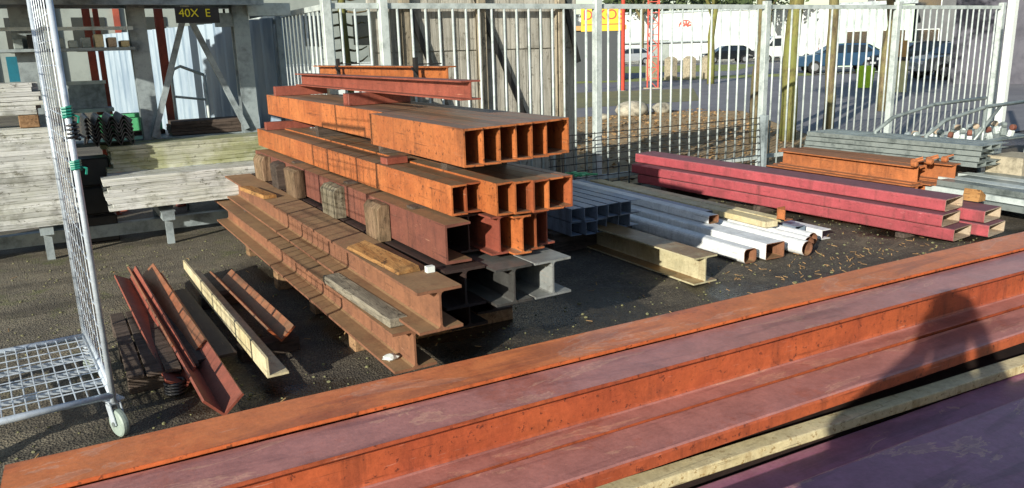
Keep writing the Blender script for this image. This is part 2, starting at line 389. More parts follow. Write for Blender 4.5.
def roundtube(rad, t, x, y, z, L, mat, label, group, yaw=0, name='round_tube', cat='steel tube', liner='rust'):
    n = 18
    oc = [(rad*math.cos(2*math.pi*k/n), rad+rad*math.sin(2*math.pi*k/n)) for k in range(n)]
    ic = [((rad-t)*math.cos(2*math.pi*k/n), rad+(rad-t)*math.sin(2*math.pi*k/n)) for k in range(n)]
    o = MB().hollow(oc, ic, 0, L).build(name, mat, None, (x,y,z), yaw)
    o.data.materials.append(M[liner])
    for p in o.data.polygons:
        if abs(p.normal.y) > .9 or (p.normal.x*p.center.x + p.normal.z*(p.center.z-rad)) < 0: p.material_index = 1
    return tag(o, label, cat, group)
def text(parent, s, size, loc, rot, mat, ext=.004, name='lettering'):
    cu = bpy.data.curves.new('t', 'FONT'); cu.body = s; cu.size = size; cu.extrude = ext; cu.align_x = 'CENTER'; cu.align_y = 'CENTER'
    to = bpy.data.objects.new('t', cu); COL.objects.link(to)
    bpy.context.view_layer.update()
    me = bpy.data.meshes.new_from_object(to.evaluated_get(bpy.context.evaluated_depsgraph_get()))
    bpy.data.objects.remove(to); me.materials.clear(); me.materials.append(M[mat])
    o = bpy.data.objects.new(name, me); COL.objects.link(o); o.location = loc; o.rotation_euler = rot; o.parent = parent
    return o

# ------------------------------------------------------------------ GROUND
def sheet(name, x0,x1,y0,y1, z, mat, n=1):
    m = MB(); v = [m.b.verts.new(p) for p in ((x0,y0,z),(x1,y0,z),(x1,y1,z),(x0,y1,z))]; m.b.faces.new(v)
    return tag(m.build(name, mat), kind='structure')
sheet('ground', -400, 500, -60, 600, 0, 'ground')
def polysheet(name, pts, z, mat):
    m = MB(); m.b.faces.new([m.b.verts.new((x,y,z)) for x,y in pts]); return tag(m.build(name, mat), kind='structure')
polysheet('verge', [(2.45,7.35),(9.4,7.35),(11.5,9.4),(14.6,13.9),(13.2,15.2),(9,15.8),(5.6,16.5),(2.45,18)], .006, 'gravel')
polysheet('car_park', [(5.6,16.5),(9,15.8),(13.2,15.2),(14.6,13.9),(11.5,9.4),(9.4,7.35),(60,7.35),(80,10),(80,14),(32,26),(20,31),(3,40),(2.5,18)], .010, 'asphalt')
polysheet('grass_verge', [(3,40),(20,31),(32,26),(34.5,28.5),(22,34),(4,46)], .014, 'grass')
polysheet('road', [(4,46),(22,34),(34.5,28.5),(80,14),(120,10),(120,40),(52,50),(40,60),(8,90)], .018, 'asphalt')
polysheet('grass_bank', [(34,36.5),(36,35),(48,44),(40,54),(30,62),(25,45)], .022, 'grass')
polysheet('muddy_strip', [(9.5,18.2),(16.5,17.4),(21,22.5),(13.5,25.5)], .016, 'mud')

# loose stones on the ground: one stuff object
def stones():
    m = MB(); rnd = random.Random(3)
    for i in range(2600):
        x = rnd.uniform(-1.5,6.5); y = rnd.uniform(2.3,7.6); r = rnd.choice((.003,.004,.005,.006,.009)) * rnd.uniform(.7,1.3)
        if rnd.random() < .012: r *= 2.2
        mat = Matrix.Translation((x,y,r*.3)) @ Matrix.Rotation(rnd.uniform(0,6),4,'Z') @ Matrix.Diagonal((r*1.3,r,r*.7,1))
        bmesh.ops.create_icosphere(m.b, subdivisions=1, radius=1, matrix=mat)
    return tag(m.build('loose_stones', 'mud'), 'small loose stones and grit scattered over the wet yard ground', 'gravel', kind='stuff')
stones()
M['fallen'] = flat('dry_bark', '#6a543a', .9, 0, .3, 9, '#3c2c1c')
def litter():
    m = MB(); rnd = random.Random(15)
    for i in range(230):
        if i < 120: x = rnd.gauss(4.9,.6); y = rnd.gauss(3.75,.25)
        else: x = rnd.uniform(-1,5); y = rnd.uniform(2.6,7.2)
        a = rnd.uniform(0,3.14); L = rnd.uniform(.005,.024); dx,dy = math.cos(a)*L,math.sin(a)*L
        m.bar((x-dx,y-dy,.005),(x+dx,y+dy,.007+rnd.random()*.01), rnd.uniform(.003,.008), .003)
    return tag(m.build('wood_splinters', 'fallen'), 'small wood splinters and bark bits strewn on the wet asphalt', 'splinters', kind='stuff')
def leaves():
    m = MB(); rnd = random.Random(5)
    for i in range(5000):
        x = rnd.uniform(4,14.4); y = rnd.uniform(7.5,15.2)
        if x > 9.4+(y-7.35)*.78: continue
        r = rnd.uniform(.02,.05); z = .012+rnd.random()*.03
        a = rnd.uniform(0,6.28); t = rnd.uniform(-.5,.5)
        p = [Vector((math.cos(a+k*1.57)*r*(1 if k%2 else .6), math.sin(a+k*1.57)*r*(1 if k%2 else .6), t*r*math.cos(k*1.57))) + Vector((x,y,z)) for k in range(4)]
        m.b.faces.new([m.b.verts.new(q) for q in p])
    s = flat('fallen_leaf', '#a8865a', .9, 0, .3, 9, '#5c4426'); M['fallen'] = s
    return tag(m.build('fallen_leaves', 'fallen'), 'brown fallen leaves covering the verge behind the bar fence', 'leaves', kind='stuff')
leaves()
litter()

# ------------------------------------------------------------------ FOREGROUND BUNDLE  (runs along +x, yaw -91.5deg)
YF = R(-90-1.45)
FG = 'long painted beams of the foreground stack'
def fbeam(prof, x, q, z, L, mat, label, yaw=YF, **k):   # q = centre line at x=0
    y = q + math.tan(yaw+math.pi/2)*x
    return beam(prof, x, y, z, L, mat, label, FG, yaw=yaw, segs=18, wob=.0011, **k)
H20 = prof_H(.2, .19)
fbeam(H20, -.24, 2.308, .34, 6.9, 'fg_orange', 'long orange beam with scratched top flange, farthest in the foreground stack and nearest the wet asphalt')
fbeam(H20, -.6, 2.10, .325, 7.4, 'fg_red', 'long red oxide beam with water marked top flange, second row of the foreground stack')
fbeam(H20, -.5, 2.32, .145, 7.0, 'fg_red', 'red oxide beam lying underneath the farthest orange beam of the foreground stack')
fbeam(prof_H(.2,.175), -.7, 2.105, .143, 7.2, 'fg_red', 'red oxide beam underneath the water marked second row beam of the foreground stack')
YD, YC, YP = R(-90-1.7), R(-90-3.9), R(-90-2.4)
fbeam(prof_Cdown(.196, .05), -.8, 1.898, .292, 7.6, 'fg_red', 'low reddish channel with bright orange edge, just before the black gap in the foreground stack', yaw=YD)
fbeam(prof_Cdown(.19, .06), -.8, 1.905, .143, 7.6, 'blackbeam', 'channel coloured black for the shade directly below the orange edged channel of the foreground stack', yaw=YD)  # black colour paints the shade inside the gap
fbeam(rect(.072,.040,.005), .3, 1.886, .2065, 5.8, 'fg_cream', 'narrow cream painted bar running beside the black gap in the foreground stack', yaw=YC)
fbeam(prof_Cdown(.36,.06), .2, 1.60, .143, 6.0, 'fg_purple', 'low purple channel between the cream bar and the wide purple beam in the foreground', yaw=YP)
fbeam(prof_Cdown(.62,.12,.016), .2, 1.105, .275, 6.2, 'fg_purple', 'widest purple steel section at the bottom right corner of the foreground stack', yaw=YP)
for i, x in enumerate((.1, 1.7, 3.3, 4.9)):
    o = MB().box(-.05,.05,-.85,.85,0,.139 if True else 0).build('timber_bearer', 'darktimber', None, (x,1.62,0), bevel=.004)
    tag(o, 'dark timber bearer under the foreground stack, %s one from its left end' % OR[i], 'timber', 'timber bearers under the foreground stack')
for i, x in enumerate((-.2, 4.9)):
    o = MB().box(-.04,.04,-.09,.03,.0,1.0).build('timber_packer', 'timber', None, (x,1.90-.037*x,.2045), bevel=.003)
    o.scale.z = .086
    tag(o, 'small timber packer between the channels of the foreground stack, %s from the left' % OR[i], 'timber', 'timber packers in the foreground stack')
for i, x in enumerate((.9, 3.4)):
    o = MB().box(-.04,.04,-.30,.30,0,.13).build('timber_packer', 'timber', None, (x,1.09-.04*x,.1415), bevel=.003)
    tag(o, 'timber packer raising the widest purple section, %s from the left' % OR[i], 'timber', 'timber packers in the foreground stack')

# ------------------------------------------------------------------ MAIN BEAM PILE (runs along +y)
GP = 'steel beams stacked in the central pile'
C20 = prof_C(.104, .2); HB = prof_H(.22,.2,.014,.010,.016)
I20 = prof_H(.1,.2,.010,.007,.010)
rw = ['topmost row','second row from the top','middle row','fourth row from the top','bottom row']
# row 1
C18 = prof_C(.0995, .18)
for i in range(6):
    y0 = 3.25 + i*.022 + random.uniform(-.01,.01)
    L = 1.28 if i == 0 else (4.42,4.40,4.2,3.9,3.75)[i-1]
    x = 1.69+.1025*i
    beam(C18, x, y0, 1.075, L, 'orange', ('short orange channel at the left face of the topmost row of the central pile' if i == 0 else 'orange channel, %s from the left in the topmost row of open ends' % OR[i]), GP, yaw=R(-1.0), name='steel_channel', cat='steel channel')
CR = [(-x,z) for x,z in prof_C(.055, .18)]
beam(CR, 2.285, 3.385, 1.075, 3.55, 'orange', 'turned round orange channel closing the right end of the topmost row of the central pile', GP, yaw=R(-.4), name='steel_channel', cat='steel channel')
# row 2
beam([(-x,z) for x,z in prof_C(.055,.165)], 2.272, 3.34, .80, 3.6, 'orange_dirty', 'turned round orange channel closing the right end of the second row of the central pile', GP, yaw=R(0), name='steel_channel', cat='steel channel')
for i,(x,y0,h,m) in enumerate(((1.725,3.50,.155,'orange'),(1.815,3.52,.155,'orange_dirty'),(1.905,3.36,.165,'orange'),(2.0,3.34,.165,'orange'),(2.095,3.32,.165,'orange_dirty'),(2.19,3.33,.165,'orange'))):
    beam(prof_C(.088 if h < .16 else .092, h), x, y0, .80, 4.1-.08*i, m, 'orange %schannel, %s from the left in the second row of open ends' % ('low ' if h < .16 else '', OR[i]), GP, yaw=R(0), name='steel_channel', cat='steel channel')
# row 3
beam(prof_C(.14,.2,.014,.010), 1.66, 3.40, .585, 3.95, 'rustpurple', 'brown purple channel at the left of the middle row, with wooden blocks standing against it', GP, yaw=R(0), name='steel_channel', cat='steel channel')
for i,(x,y,m,d) in enumerate(((1.80,3.56,'blackbeam','dark brown'),(1.905,3.42,'redbrown','dark red'),(2.005,3.36,'orange','bright orange'),(2.11,3.40,'orange_dirty','rusty orange'),(2.215,3.46,'redbrown','red brown'))):
    beam(I20, x, y, .585, 3.5-.03*i, m, '%s narrow beam end, %s from the left in the middle row of the central pile' % (d, OR[i+1]), GP, yaw=R(random.uniform(-.3,.1)))
# row 4
beam(HB, 1.41, 3.10, .37, 4.65, 'rust', 'wide brown rusty beam at the left of the fourth row, crossed by thin cage shadows', GP, yaw=R(-.2))
beam(HB, 1.66, 3.34, .37, 4.3, 'blackbeam', 'dark wide beam, second from the left in the fourth row of the pile', GP)
beam(prof_H(.21,.19,.012,.009,.014), 1.885, 3.25, .37, 3.4, 'blackgrey', 'dark grey beam with dark web, beside the whitest beam of the central pile', GP)
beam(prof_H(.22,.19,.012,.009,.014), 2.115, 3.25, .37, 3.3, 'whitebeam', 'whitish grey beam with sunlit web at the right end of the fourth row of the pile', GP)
# row 5
beam(HB, 1.345, 3.27, .14, 4.3, 'rust', 'wide rusty beam at the left of the bottom row, sticking out nearest the ground', GP, yaw=R(.1))
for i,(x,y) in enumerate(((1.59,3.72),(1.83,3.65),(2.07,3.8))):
    beam(HB, x, y, .14, 3.5, 'blackbeam', 'beam coloured dark for the deep shade in the bottom row of the pile, %s from the left' % OR[i+1], GP)  # dark colour stands for the deep shade under the pile
# packers between rows
for (z0, z1, ys, n, x0, x1) in ((.967,1.073,(3.95,4.9,6.3),'topmost',1.86,2.24),(.786,.799,(3.9,4.95,6.2),'second',1.62,2.24),(.571,.584,(3.7,5.1,6.6),'middle',1.63,2.24),(.34,.37,(3.75,5.2,6.8),'fourth',1.33,2.2)):
    for k, y in enumerate(ys):
        o = MB().box(0,x1-x0,-.04,.04,0,z1-z0).build('timber_batten', 'darktimber', None, (x0,y,z0), rotz=R(random.uniform(-1,1)))
        tag(o, 'thin timber batten under the %s row of the central pile, %s from the front' % (n, OR[k]), 'timber', 'thin battens between the rows of the central pile')
for i, y in enumerate((4.05, 4.82, 5.50, 6.62)):
    o = MB().box(0,1.0,-.055,.055,0,.139).build('timber_bearer', 'timber', None, (1.255+random.uniform(-.02,.04),y,0), rotz=R(random.uniform(-2,2)), bevel=.004)
    tag(o, 'square timber bearer on the ground under the central pile, %s from the front' % OR[i], 'timber', 'ground bearers under the central pile')
# red flats lying across rows
for i,(x,y,z,L,rz,lb) in enumerate(((1.80,7.30,1.257,.50,-4,'rear'),(1.80,5.35,1.257,.48,5,'middle'),(1.90,4.15,1.257,.0,2,'front'),(1.70,7.35,.957,.45,-4,'lower rear'),(1.70,4.45,.957,.14,4,'lower front'))):
    if L == 0: continue
    h = .084 if z > 1.2 else (.07 if L > .2 else .04)
    o = MB().box(0,L,-.045,.045,0,h).build('steel_packer', 'redbrown', None, (x,y,z), rotz=R(rz), bevel=.003)
    tag(o, 'red brown packer lying across the orange channels, the %s one of the pile' % lb, 'packer', 'red brown packers on the central pile')
# two extra beams on top
beam(prof_H(.12,.105,.009,.007,.006), 2.0, 3.86, 1.342, 3.45, 'redbrown', 'dull red beam lying alone on top of the central pile, in front of the orange one', GP, yaw=R(-1.0))
oe = beam(prof_H(.12,.170,.009,.007,.008), 2.235, 4.62, 1.342, 2.6, 'orange', 'orange beam with two black clamps on the very top of the central pile', GP, yaw=R(.6))
for i,(y,dx) in enumerate(((6.55,0),(4.95,0))):
    c = empty('steel_clamp', (2.17,y,1.325), 'black strap clamp with thin rod on the top orange beam, %s' % ('at its far end' if i == 0 else 'near its open end'), 'clamp', 'black clamps on the top beam')
    MB().box(-.02,.0,-.022,.022,.0,.245).build('strap', 'black', c)
    MB().box(.0,.17,-.022,.022,.196,.204).build('hook', 'black', c)
    MB().tube([(-.028,.02,.18),(-.035,.0,.17),(-.035,-.25,.03)],.006,6).build('rod', 'black', c)
# wooden blocks standing in the flange of the middle row
for i,(y,w,m) in enumerate(((6.95,.30,'splitdark'),(6.42,.2,'darktimber'),(5.95,.32,'splitdark'),(5.02,.26,'greydark'),(4.22,.22,'splitdark'))):
    b = MB().prism([(-.04,0),(.028,0),(.028,.205),(-.02,.209-.01*(i%2)),(-.047,.17+.012*(i%3))],-w/2,w/2,4,.003)
    o = b.build('timber_block', m, None, (1.558,y,.572), rotz=R(random.uniform(-1.5,1.5)), bevel=.002)
    tag(o, 'split grey wooden block standing against the middle row channel, %s from the back' % OR[i], 'timber block', 'wooden blocks against the side of the middle row')
o = MB().prism([(-.06,0),(.06,0),(.05,.03),(-.05,.012)],0,.62).build('timber_wedge','splittimber',None,(1.40,3.42,.572),rot=(R(1),0,R(4))); tag(o,'pale split wooden wedge lying on the rusty beam at the front of the fourth row','timber wedge')
o = MB().prism([(-.05,0),(.05,0),(.045,.025),(-.05,.03)],0,.55).build('timber_wedge','splittimber',None,(1.36,5.95,.572),rotz=R(6)); tag(o,'small pale offcut lying on the rusty beam beside the rearmost wooden blocks','timber offcut')
o = MB().box(-.05,.05,0,.95,0,.045).build('timber_batten','greytimber',None,(1.30,3.34,.342),rotz=R(1.5),bevel=.006); tag(o,'grey weathered plank lying on the top flange of the lowest rusty beam','plank')
m = MB(); bmesh.ops.create_icosphere(m.b, subdivisions=2, radius=.03, matrix=Matrix.Diagonal((1.4,1,.5,1)))
for v in m.b.verts: v.co += Vector((random.uniform(-.008,.008),random.uniform(-.008,.008),random.uniform(-.004,.004)))
tag(m.build('paper_scrap','bldwhite',None,(1.275,3.42,.168)),'crumpled white scrap on the bottom flange of the lowest rusty beam','scrap')
m = MB().box(-.02,.02,-.015,.015,0,.03); tag(m.build('paper_scrap','bldwhite',None,(1.49,3.38,.571)),'small white chip on the tip of the wooden wedge','scrap')

# ------------------------------------------------------------------ ANGLES AND BLOCKS LEFT OF THE PILE
GA = 'steel angles lying on the ground at the left'
def vang(x0,y0,z0,x1,y1,z1,a,roll,mat,label,t=.012):
    d = Vector((x1-x0,y1-y0,z1-z0)); L = d.length
    yaw = math.atan2(-d.x,d.y); tilt = math.asin(d.z/L)
    pr = prof_L(a,t); c, s_ = math.cos(roll), math.sin(roll)
    pr = [(p*c-q*s_, p*s_+q*c) for p,q in pr]
    o = MB().prism(pr,0,L).build('steel_angle', mat, None, (x0,y0,z0), rot=(tilt,0,yaw))
    return tag(o,label,'steel angle',GA)
vang(.50,3.50,.03,.44,5.75,.09,.128,R(42),'redbrown','long red brown angle opened upward like a trough, its tip touching the orange foreground beam')
vang(.475,4.25,.060,.42,5.95,.115,.125,R(43),'orange_dirty','shorter red angle nested inside the long trough shaped angle')
vang(.41,3.95,.03,.34,5.85,.13,.11,R(62),'redbrown','thin edged red angle leaning at the left side of the trough shaped pair')
vang(.745,3.70,.085,.70,5.95,.095,.105,R(0),'ivory','angle with cream painted upright leg standing on blocks beside the dark flat plate')
vang(.93,4.15,.09,.88,5.55,.10,.11,R(40),'orange_dirty','short dark angle with orange upper leg nearest the central pile')
o = MB().box(-.10,.10,0,1.42,0,.016).build('steel_plate','blackbeam',None,(.585,4.10,.088),rotz=R(1.5)); tag(o,'dark flat steel plate between the trough angles and the cream angle','steel plate')
for i,(x,y,w,l) in enumerate(((.60,4.45,.2,.12),(.62,5.25,.2,.12))):
    o = MB().box(-w/2,w/2,-l/2,l/2,0,.086).build('timber_block','darktimber',None,(x-.05,y,0),rotz=R(5),bevel=.006); tag(o,'dark timber block under the dark flat plate, %s one' % ('near' if i==0 else 'far'),'timber block')
for i,(x,y) in enumerate(((.88,4.25),(.86,5.35))):
    o = MB().box(-.16,.16,-.05,.05,0,.082).build('timber_block','darktimber',None,(x,y,0),rotz=R(3),bevel=.005); tag(o,'dark timber block under the cream angle, %s one' % ('near' if i==0 else 'far'),'timber block')
# low pallet with planks under the left angles
pl = empty('timber_pallet',(.22,4.05,0),'low dark wooden pallet between the wire cage and the red angles','pallet')
for k in range(4): MB().box(-.02+.085*k-.04,-.02+.085*k+.035,0,1.15,.085,.107).build('board','darktimber',pl,bevel=.003)
for k in range(3): MB().box(-.06,.27,.04+.48*k,.13+.48*k,0,.084).build('block','darktimber',pl,bevel=.003)
m = MB(); 
for k in range(4): m.tube([(.045*math.cos(a*.4),.045*math.sin(a*.4),.016*k) for a in range(17)],.009,6)
tag(m.build('cable_coil','blackplastic',None,(.36,3.98,.012),smooth=True),'small black ribbed coil on the ground beside the wire cage','coil')

# ------------------------------------------------------------------ ROLL CAGE (left foreground)
rc = empty('roll_cage',(.075,3.62,0),'galvanised wire mesh roll cage with swivel castor at the left edge','roll cage',rotz=R(3.9))
HT = 2.0
def cage_side(x, nm='side_panel'):
    f = MB()
    for y in (0,.93): f.tube([(x,y,.17),(x,y,HT)],.013,10)
    f.tube([(x,0,HT-.01),(x,.93,HT-.01)],.0145,8); f.tube([(x,.0,.25),(x,.93,.25)],.012,8)
    o = f.build('side_frame','cage',rc,smooth=True)
    g = MB()
    for k in range(1,8): g.tube([(x,.93*k/8,.25),(x,.93*k/8,HT)],.0028,6)
    for k in range(1,17): g.tube([(x+.006,0,.25+.103*k),(x+.006,.93,.25+.103*k)],.0032,6)
    g.build('side_mesh','cage',o)
    return o
cage_side(0)
cage_side(-.72)
f = MB()
f.tube([(-.72,0,.2),(0,0,.2)],.016,8).tube([(-.72,.93,.2),(0,.93,.2)],.016,8).tube([(0,0,.2),(0,.93,.2)],.016,8).tube([(-.72,0,.2),(-.72,.93,.2)],.016,8)
f.build('base_frame','cage',rc,smooth=True)
g = MB()
for k in range(1,16): g.tube([(-.72+.045*k,0,.205),(-.72+.045*k,.93,.205)],.003,6)
for k in range(1,9): g.tube([(-.72,.1033*k,.211),(0,.1033*k,.211)],.003,6)
for k in range(3): g.box(-.72,0,.2+.2*k,.225+.2*k,.185,.198)
g.build('base_mesh','cage',rc)
for i,(x,y,rz) in enumerate(((.0,.04,.35),(0,.89,1.2),(-.70,.04,0),(-.7,.89,.6))):
    c = MB(); c.box(-.035,.035,-.04,.04,.165,.172); c.lathe([(.022,.15),(.022,.166)],(0,0,0),12)
    c.bar((-.022,0,.15),(-.022,-.03,.055),.004,.04,up=(0,1,0)); c.bar((.022,0,.15),(.022,-.03,.055),.004,.04,up=(0,1,0)); c.box(-.024,.024,-.02,.02,.146,.151)
    co = c.build('castor','cage',rc,(x,y,0),rz)
    w = MB().lathe([(.02,-.016),(.055,-.016),(.0615,-.011),(.0625,0),(.0615,.011),(.055,.016),(.02,.016)],(0,-.03,.0625),24,'x'); w.build('wheel','wheel',co,smooth=False)
    MB().lathe([(.012,-.028),(.012,.028)],(0,-.03,.0625),10,'x').build('hub','galv',co)
def wrap(x,y,z,h,label,mat='teal',r=.018):
    m = MB(); 
    pts = [(x+r*math.cos(a*.9),y+r*math.sin(a*.9),z+h*a/30) for a in range(31)]
    m.tube(pts,.0055,6); m.tube([(x+r,y,z+h*.3),(x+r+.02,y-.01,z+h*.1),(x+r+.015,y-.01,z-.02)],.005,5)
    return tag(m.build('strap_tie',mat,None),label,'strap','ties wound round the cage post')
wrap(.075,3.62,1.385,.05,'teal plastic tie wound round the cage post, the upper one')
wrap(.075,3.62,1.18,.04,'teal plastic tie wound round the cage post, the lower one')
wrap(.085,3.62,1.30,.07,'black rubber strap wound round the cage post between the teal ties','blackplastic',.02)

# ------------------------------------------------------------------ BOARD STACKS AND RACK (left back)
GB = 'weathered boards in the stacks on the left rack'
def boardstack(x0,x1,y0,depth,z0,z1,n,rows,mat,where,jit=.035):
    t = (z1-z0)/n
    for k in range(n):
        w = depth/rows
        for r in range(rows):
            ax = x0+random.uniform(-jit,jit); bx = x1+random.uniform(-jit,jit); yy = y0+r*w+random.uniform(-.005,.005)
            m = MB(); segs = 5; nv = []
            zt = z0+k*t+.0006; th = t-.0012-random.random()*.0015
            for i in range(segs+1):
                xx = ax+(bx-ax)*i/segs; oz = random.uniform(-.0018,.0018); oy = random.uniform(-.004,.004)
                nv.append([m.b.verts.new((xx,yy+oy+dy,zt+dz)) for dy,dz in ((.0,0),(w-.010,0),(w-.010,th),(0,th))])
            for a,b in zip(nv,nv[1:]):
                for q in range(4): m.b.faces.new((a[q],a[(q+1)%4],b[(q+1)%4],b[q]))
            m.b.faces.new(nv[0]); m.b.faces.new(nv[-1][::-1])
            o = m.build('board', mat)
            top = 'topmost' if k == n-1 else '%s from the top' % OR[n-1-k]
            if r == 0: tag(o, 'front board, %s of the %s' % (top, where), 'board', GB)
            else: tag(o, 'inner board behind the front boards of the %s' % where, 'board', 'inner boards of the '+where)
boardstack(.36,2.2,7.42,.40,.36,.64,9,2,'boards','lower pale stack beside the pile')
boardstack(.42,2.2,7.80,.42,.64,.87,6,2,'mossboards','mossy stack set back above the pale one')
boardstack(-1.7,.12,7.42,.45,.30,1.10,19,2,'boards','tall white stack at left edge')
boardstack(-1.6,-.03,7.48,.40,1.205,1.455,7,2,'boards','small stack on wooden blocks at top left',.04)
for i,x in enumerate((-.12,-.9,-1.45)):
    o = MB().box(-.07,.07,0,.36,0,.098).build('timber_block','timber',None,(x,7.46,1.103),bevel=.005); tag(o,'square timber block between the two left board stacks, %s from the right' % OR[i],'timber block','timber blocks between the board stacks')
o = MB().box(-.0,.075,-.02,.02,0,.2).build('teal_board','tealpaint',None,(-.21,7.7,1.46)); tag(o,'small teal upright panel standing on the top left stack','panel')
# rack
rk = empty('storage_rack',(0,8.4,0),'tall galvanised steel storage rack behind the board stacks','rack')
for x in (-.08,.86,1.80,-1.1):
    MB().prism(prof_H(.16,.18,.012,.01),0,2.30).build('upright','galvdark',rk,(x,-.08,0),rot=(R(90),0,0)) if False else MB().box(-.075,.075,-.012,.012,0,2.3).box(-.075,.075,.128,.152,0,2.3).box(-.006,.006,.012,.128,0,2.3).build('upright','galvdark',rk,(x,-.05,0))
    MB().box(-.05,.05,-.95,-.06,.22,.295).box(-.03,.03,-.9,-.86,.0,.22).box(-.06,.06,-.95,-.80,.296,.303).build('arm','galvdark',rk,(x+(-.05),.0,0)) if x<1.7 else None
MB().box(-1.7,2.25,-.47,-.37,.05,.16).build('ground_rail','galvdark',rk)
MB().bar((1.29,-.08,2.06),(.87,-.08,.88),.05,.05).build('brace','galvdark',rk)
MB().bar((1.29,-.08,2.06),(1.74,-.08,.90),.05,.05).build('brace','galvdark',rk)
for x in (-1.1,-.08,.46): MB().box(x-.04,x+.04,-1.5,-.43,2.13,2.197).build('bundle_arm','galvdark',rk)  # arms added to carry the shading bundle above view
MB().box(1.25,1.32,-.11,-.05,2.02,2.2).build('gusset','galvlight',rk)
MB().box(-1.7,.80,-.24,-.20,1.875,1.905).build('cross_rail','galvlight',rk)
MB().box(-1.7,.80,-.2,.3,1.70,1.725).build('shelf','galvdark',rk)
MB().box(-1.7,1.95,-.42,-.34,2.085,2.16).box(-1.7,1.95,.17,.25,2.085,2.16).build('top_beam','galvdark',rk)
MB().box(1.86,2.28,-.12,.0,2.00,2.12).build('end_plate','galvlight',rk)

for i,(x0,x1,y0,y1,z0,z1,m_,lb) in enumerate(((-1.65,.35,8.0,8.62,2.165,2.50,'darktimber','left dark timber bundle added on top of the storage rack to shade the side fence'),(.40,1.95,8.02,8.6,2.165,2.46,'darktimber','right dark timber bundle added on top of the storage rack to shade the side fence'),(-1.6,1.2,8.05,8.55,2.505,2.80,'greytimber','grey timber bundle added highest above the storage rack to shade the side fence'),(-1.35,.55,6.92,7.55,2.20,2.75,'greytimber','grey timber bundle added on high arms in front of the storage rack to shade the side fence'))):
    e = empty('shade_bundle',(x0,y0,z0),lb,'timber bundle','added timber bundles that shade the side fence')  # bundles added above view to throw shade on the side fence
    n = 5
    for k in range(n):
        for q in range(4): MB().box(random.uniform(-.03,.03),x1-x0+random.uniform(-.05,.03),q*(y1-y0)/4,(q+1)*(y1-y0)/4-.004,k*(z1-z0)/n,(k+1)*(z1-z0)/n-.004).build('plank',m_,e)
# small things on the shelves
rnd = random.Random(11)
for i in range(9):
    x = -.15+i*.105; 
    if .02 < x < .1: continue
    h = rnd.uniform(.05,.13)
    o = MB().box(0,.07,0,.3,0,h).build('offcut_box', rnd.choice(['ivory','liner','redpost','black','galv']), None, (x,8.22,1.727), bevel=.004)
    tag(o,'small offcut on the upper rack shelf, %s from the left' % OR[i],'offcut','offcuts on the upper rack shelf')
# dark wrapped pile on rack right bay
for k in range(4):
    o = MB().box(0,.78,0,.32,0,.032).build('dark_plank','darktimber',None,(1.06+rnd.uniform(-.03,.03),8.56,.862+.034*k),bevel=.003); tag(o,'dark wet plank in the pile behind the mossy boards, %s' % ['lowest','second from the bottom','second from the top','topmost'][k],'plank','dark planks behind the mossy boards')
for k in range(3):
    o = MB().box(0,.36,0,.3,0,.24).build('shade_box','black',None,(.07,7.95,.005+.26*k),bevel=.01); tag(o,'black box standing in for shade in the gap between the two board stacks, %s' % ['lowest','middle one','topmost'][k],'shade filler','black shade boxes between the board stacks')  # black boxes put where only shade fills the gap
rk2 = empty('side_shelf',(0,8.85,0),'low steel shelf frame behind the rack braces','shelf')
MB().box(.2,1.9,-.32,.60,.815,.855).build('deck','galvdark',rk2)
MB().box(.16,.62,.36,.72,1.10,1.137).build('tub_shelf','galvdark',rk2)
MB().box(.2,.24,.40,.44,.856,1.099).box(.54,.58,.40,.44,.856,1.099).build('tub_leg','galvdark',rk2)
MB().box(.44,1.05,.1,.45,.856,.898).build('crate_base','darktimber',rk2)
for x in (.95,1.85): MB().box(x-.03,x+.03,-.3,.28,0,.81).build('leg','galvdark',rk2)
# corrugated black sheets
for k in range(6):
    m = MB(); n = 36; a = []
    for j in range(2):
        a.append([m.b.verts.new((.28+.38*i/n, 7.80+j*.75, .915+.036*k+.036*math.sin(i/n*2*math.pi*4)+random.uniform(-.003,.003))) for i in range(n+1)])
    for i in range(n): m.b.faces.new((a[0][i],a[0][i+1],a[1][i+1],a[1][i]))
    o = m.build('corrugated_tile','blackplastic',None,(0,0,0)); o.modifiers.new('s','SOLIDIFY').thickness = .008
    tag(o,'black wavy roofing tile in the stack left of the post, %s' % ['lowest','second from the bottom','third from the bottom','fourth from the bottom','second from the top','topmost'][k],'roof tile','black wavy tiles beside the mossy boards')
def tub(x,y,z,w,d,h,mat,label,nm):
    t = empty(nm,(x,y,z),label,'container')
    MB().hollow(rect(w,d,.03),[(a,b+.02) for a,b in rect(w-.04,d-.04,.015)],0,h).build('body',mat,t,rot=(R(90),0,0),loc=(0,d,0)) if False else MB().box(-w/2,w/2,0,.02,0,h).box(-w/2,w/2,d-.02,d,0,h).box(-w/2,-w/2+.02,.02,d-.02,0,h).box(w/2-.02,w/2,.02,d-.02,0,h).box(-w/2+.02,w/2-.02,.02,d-.02,0,.02).build('body',mat,t)
    MB().box(-w/2-.015,w/2+.015,-.015,-.001,h-.03,h+.005).build('rim','galvlight' if mat!='green' else 'green',t)
    return t
tub(.40,9.3,1.14,.34,.22,.27,'galvdark','grey metal tub with pale rim behind the rack','metal_tub')
tub(.74,9.05,.90,.60,.25,.17,'green','light green plastic crate behind the rack post','plastic_crate')
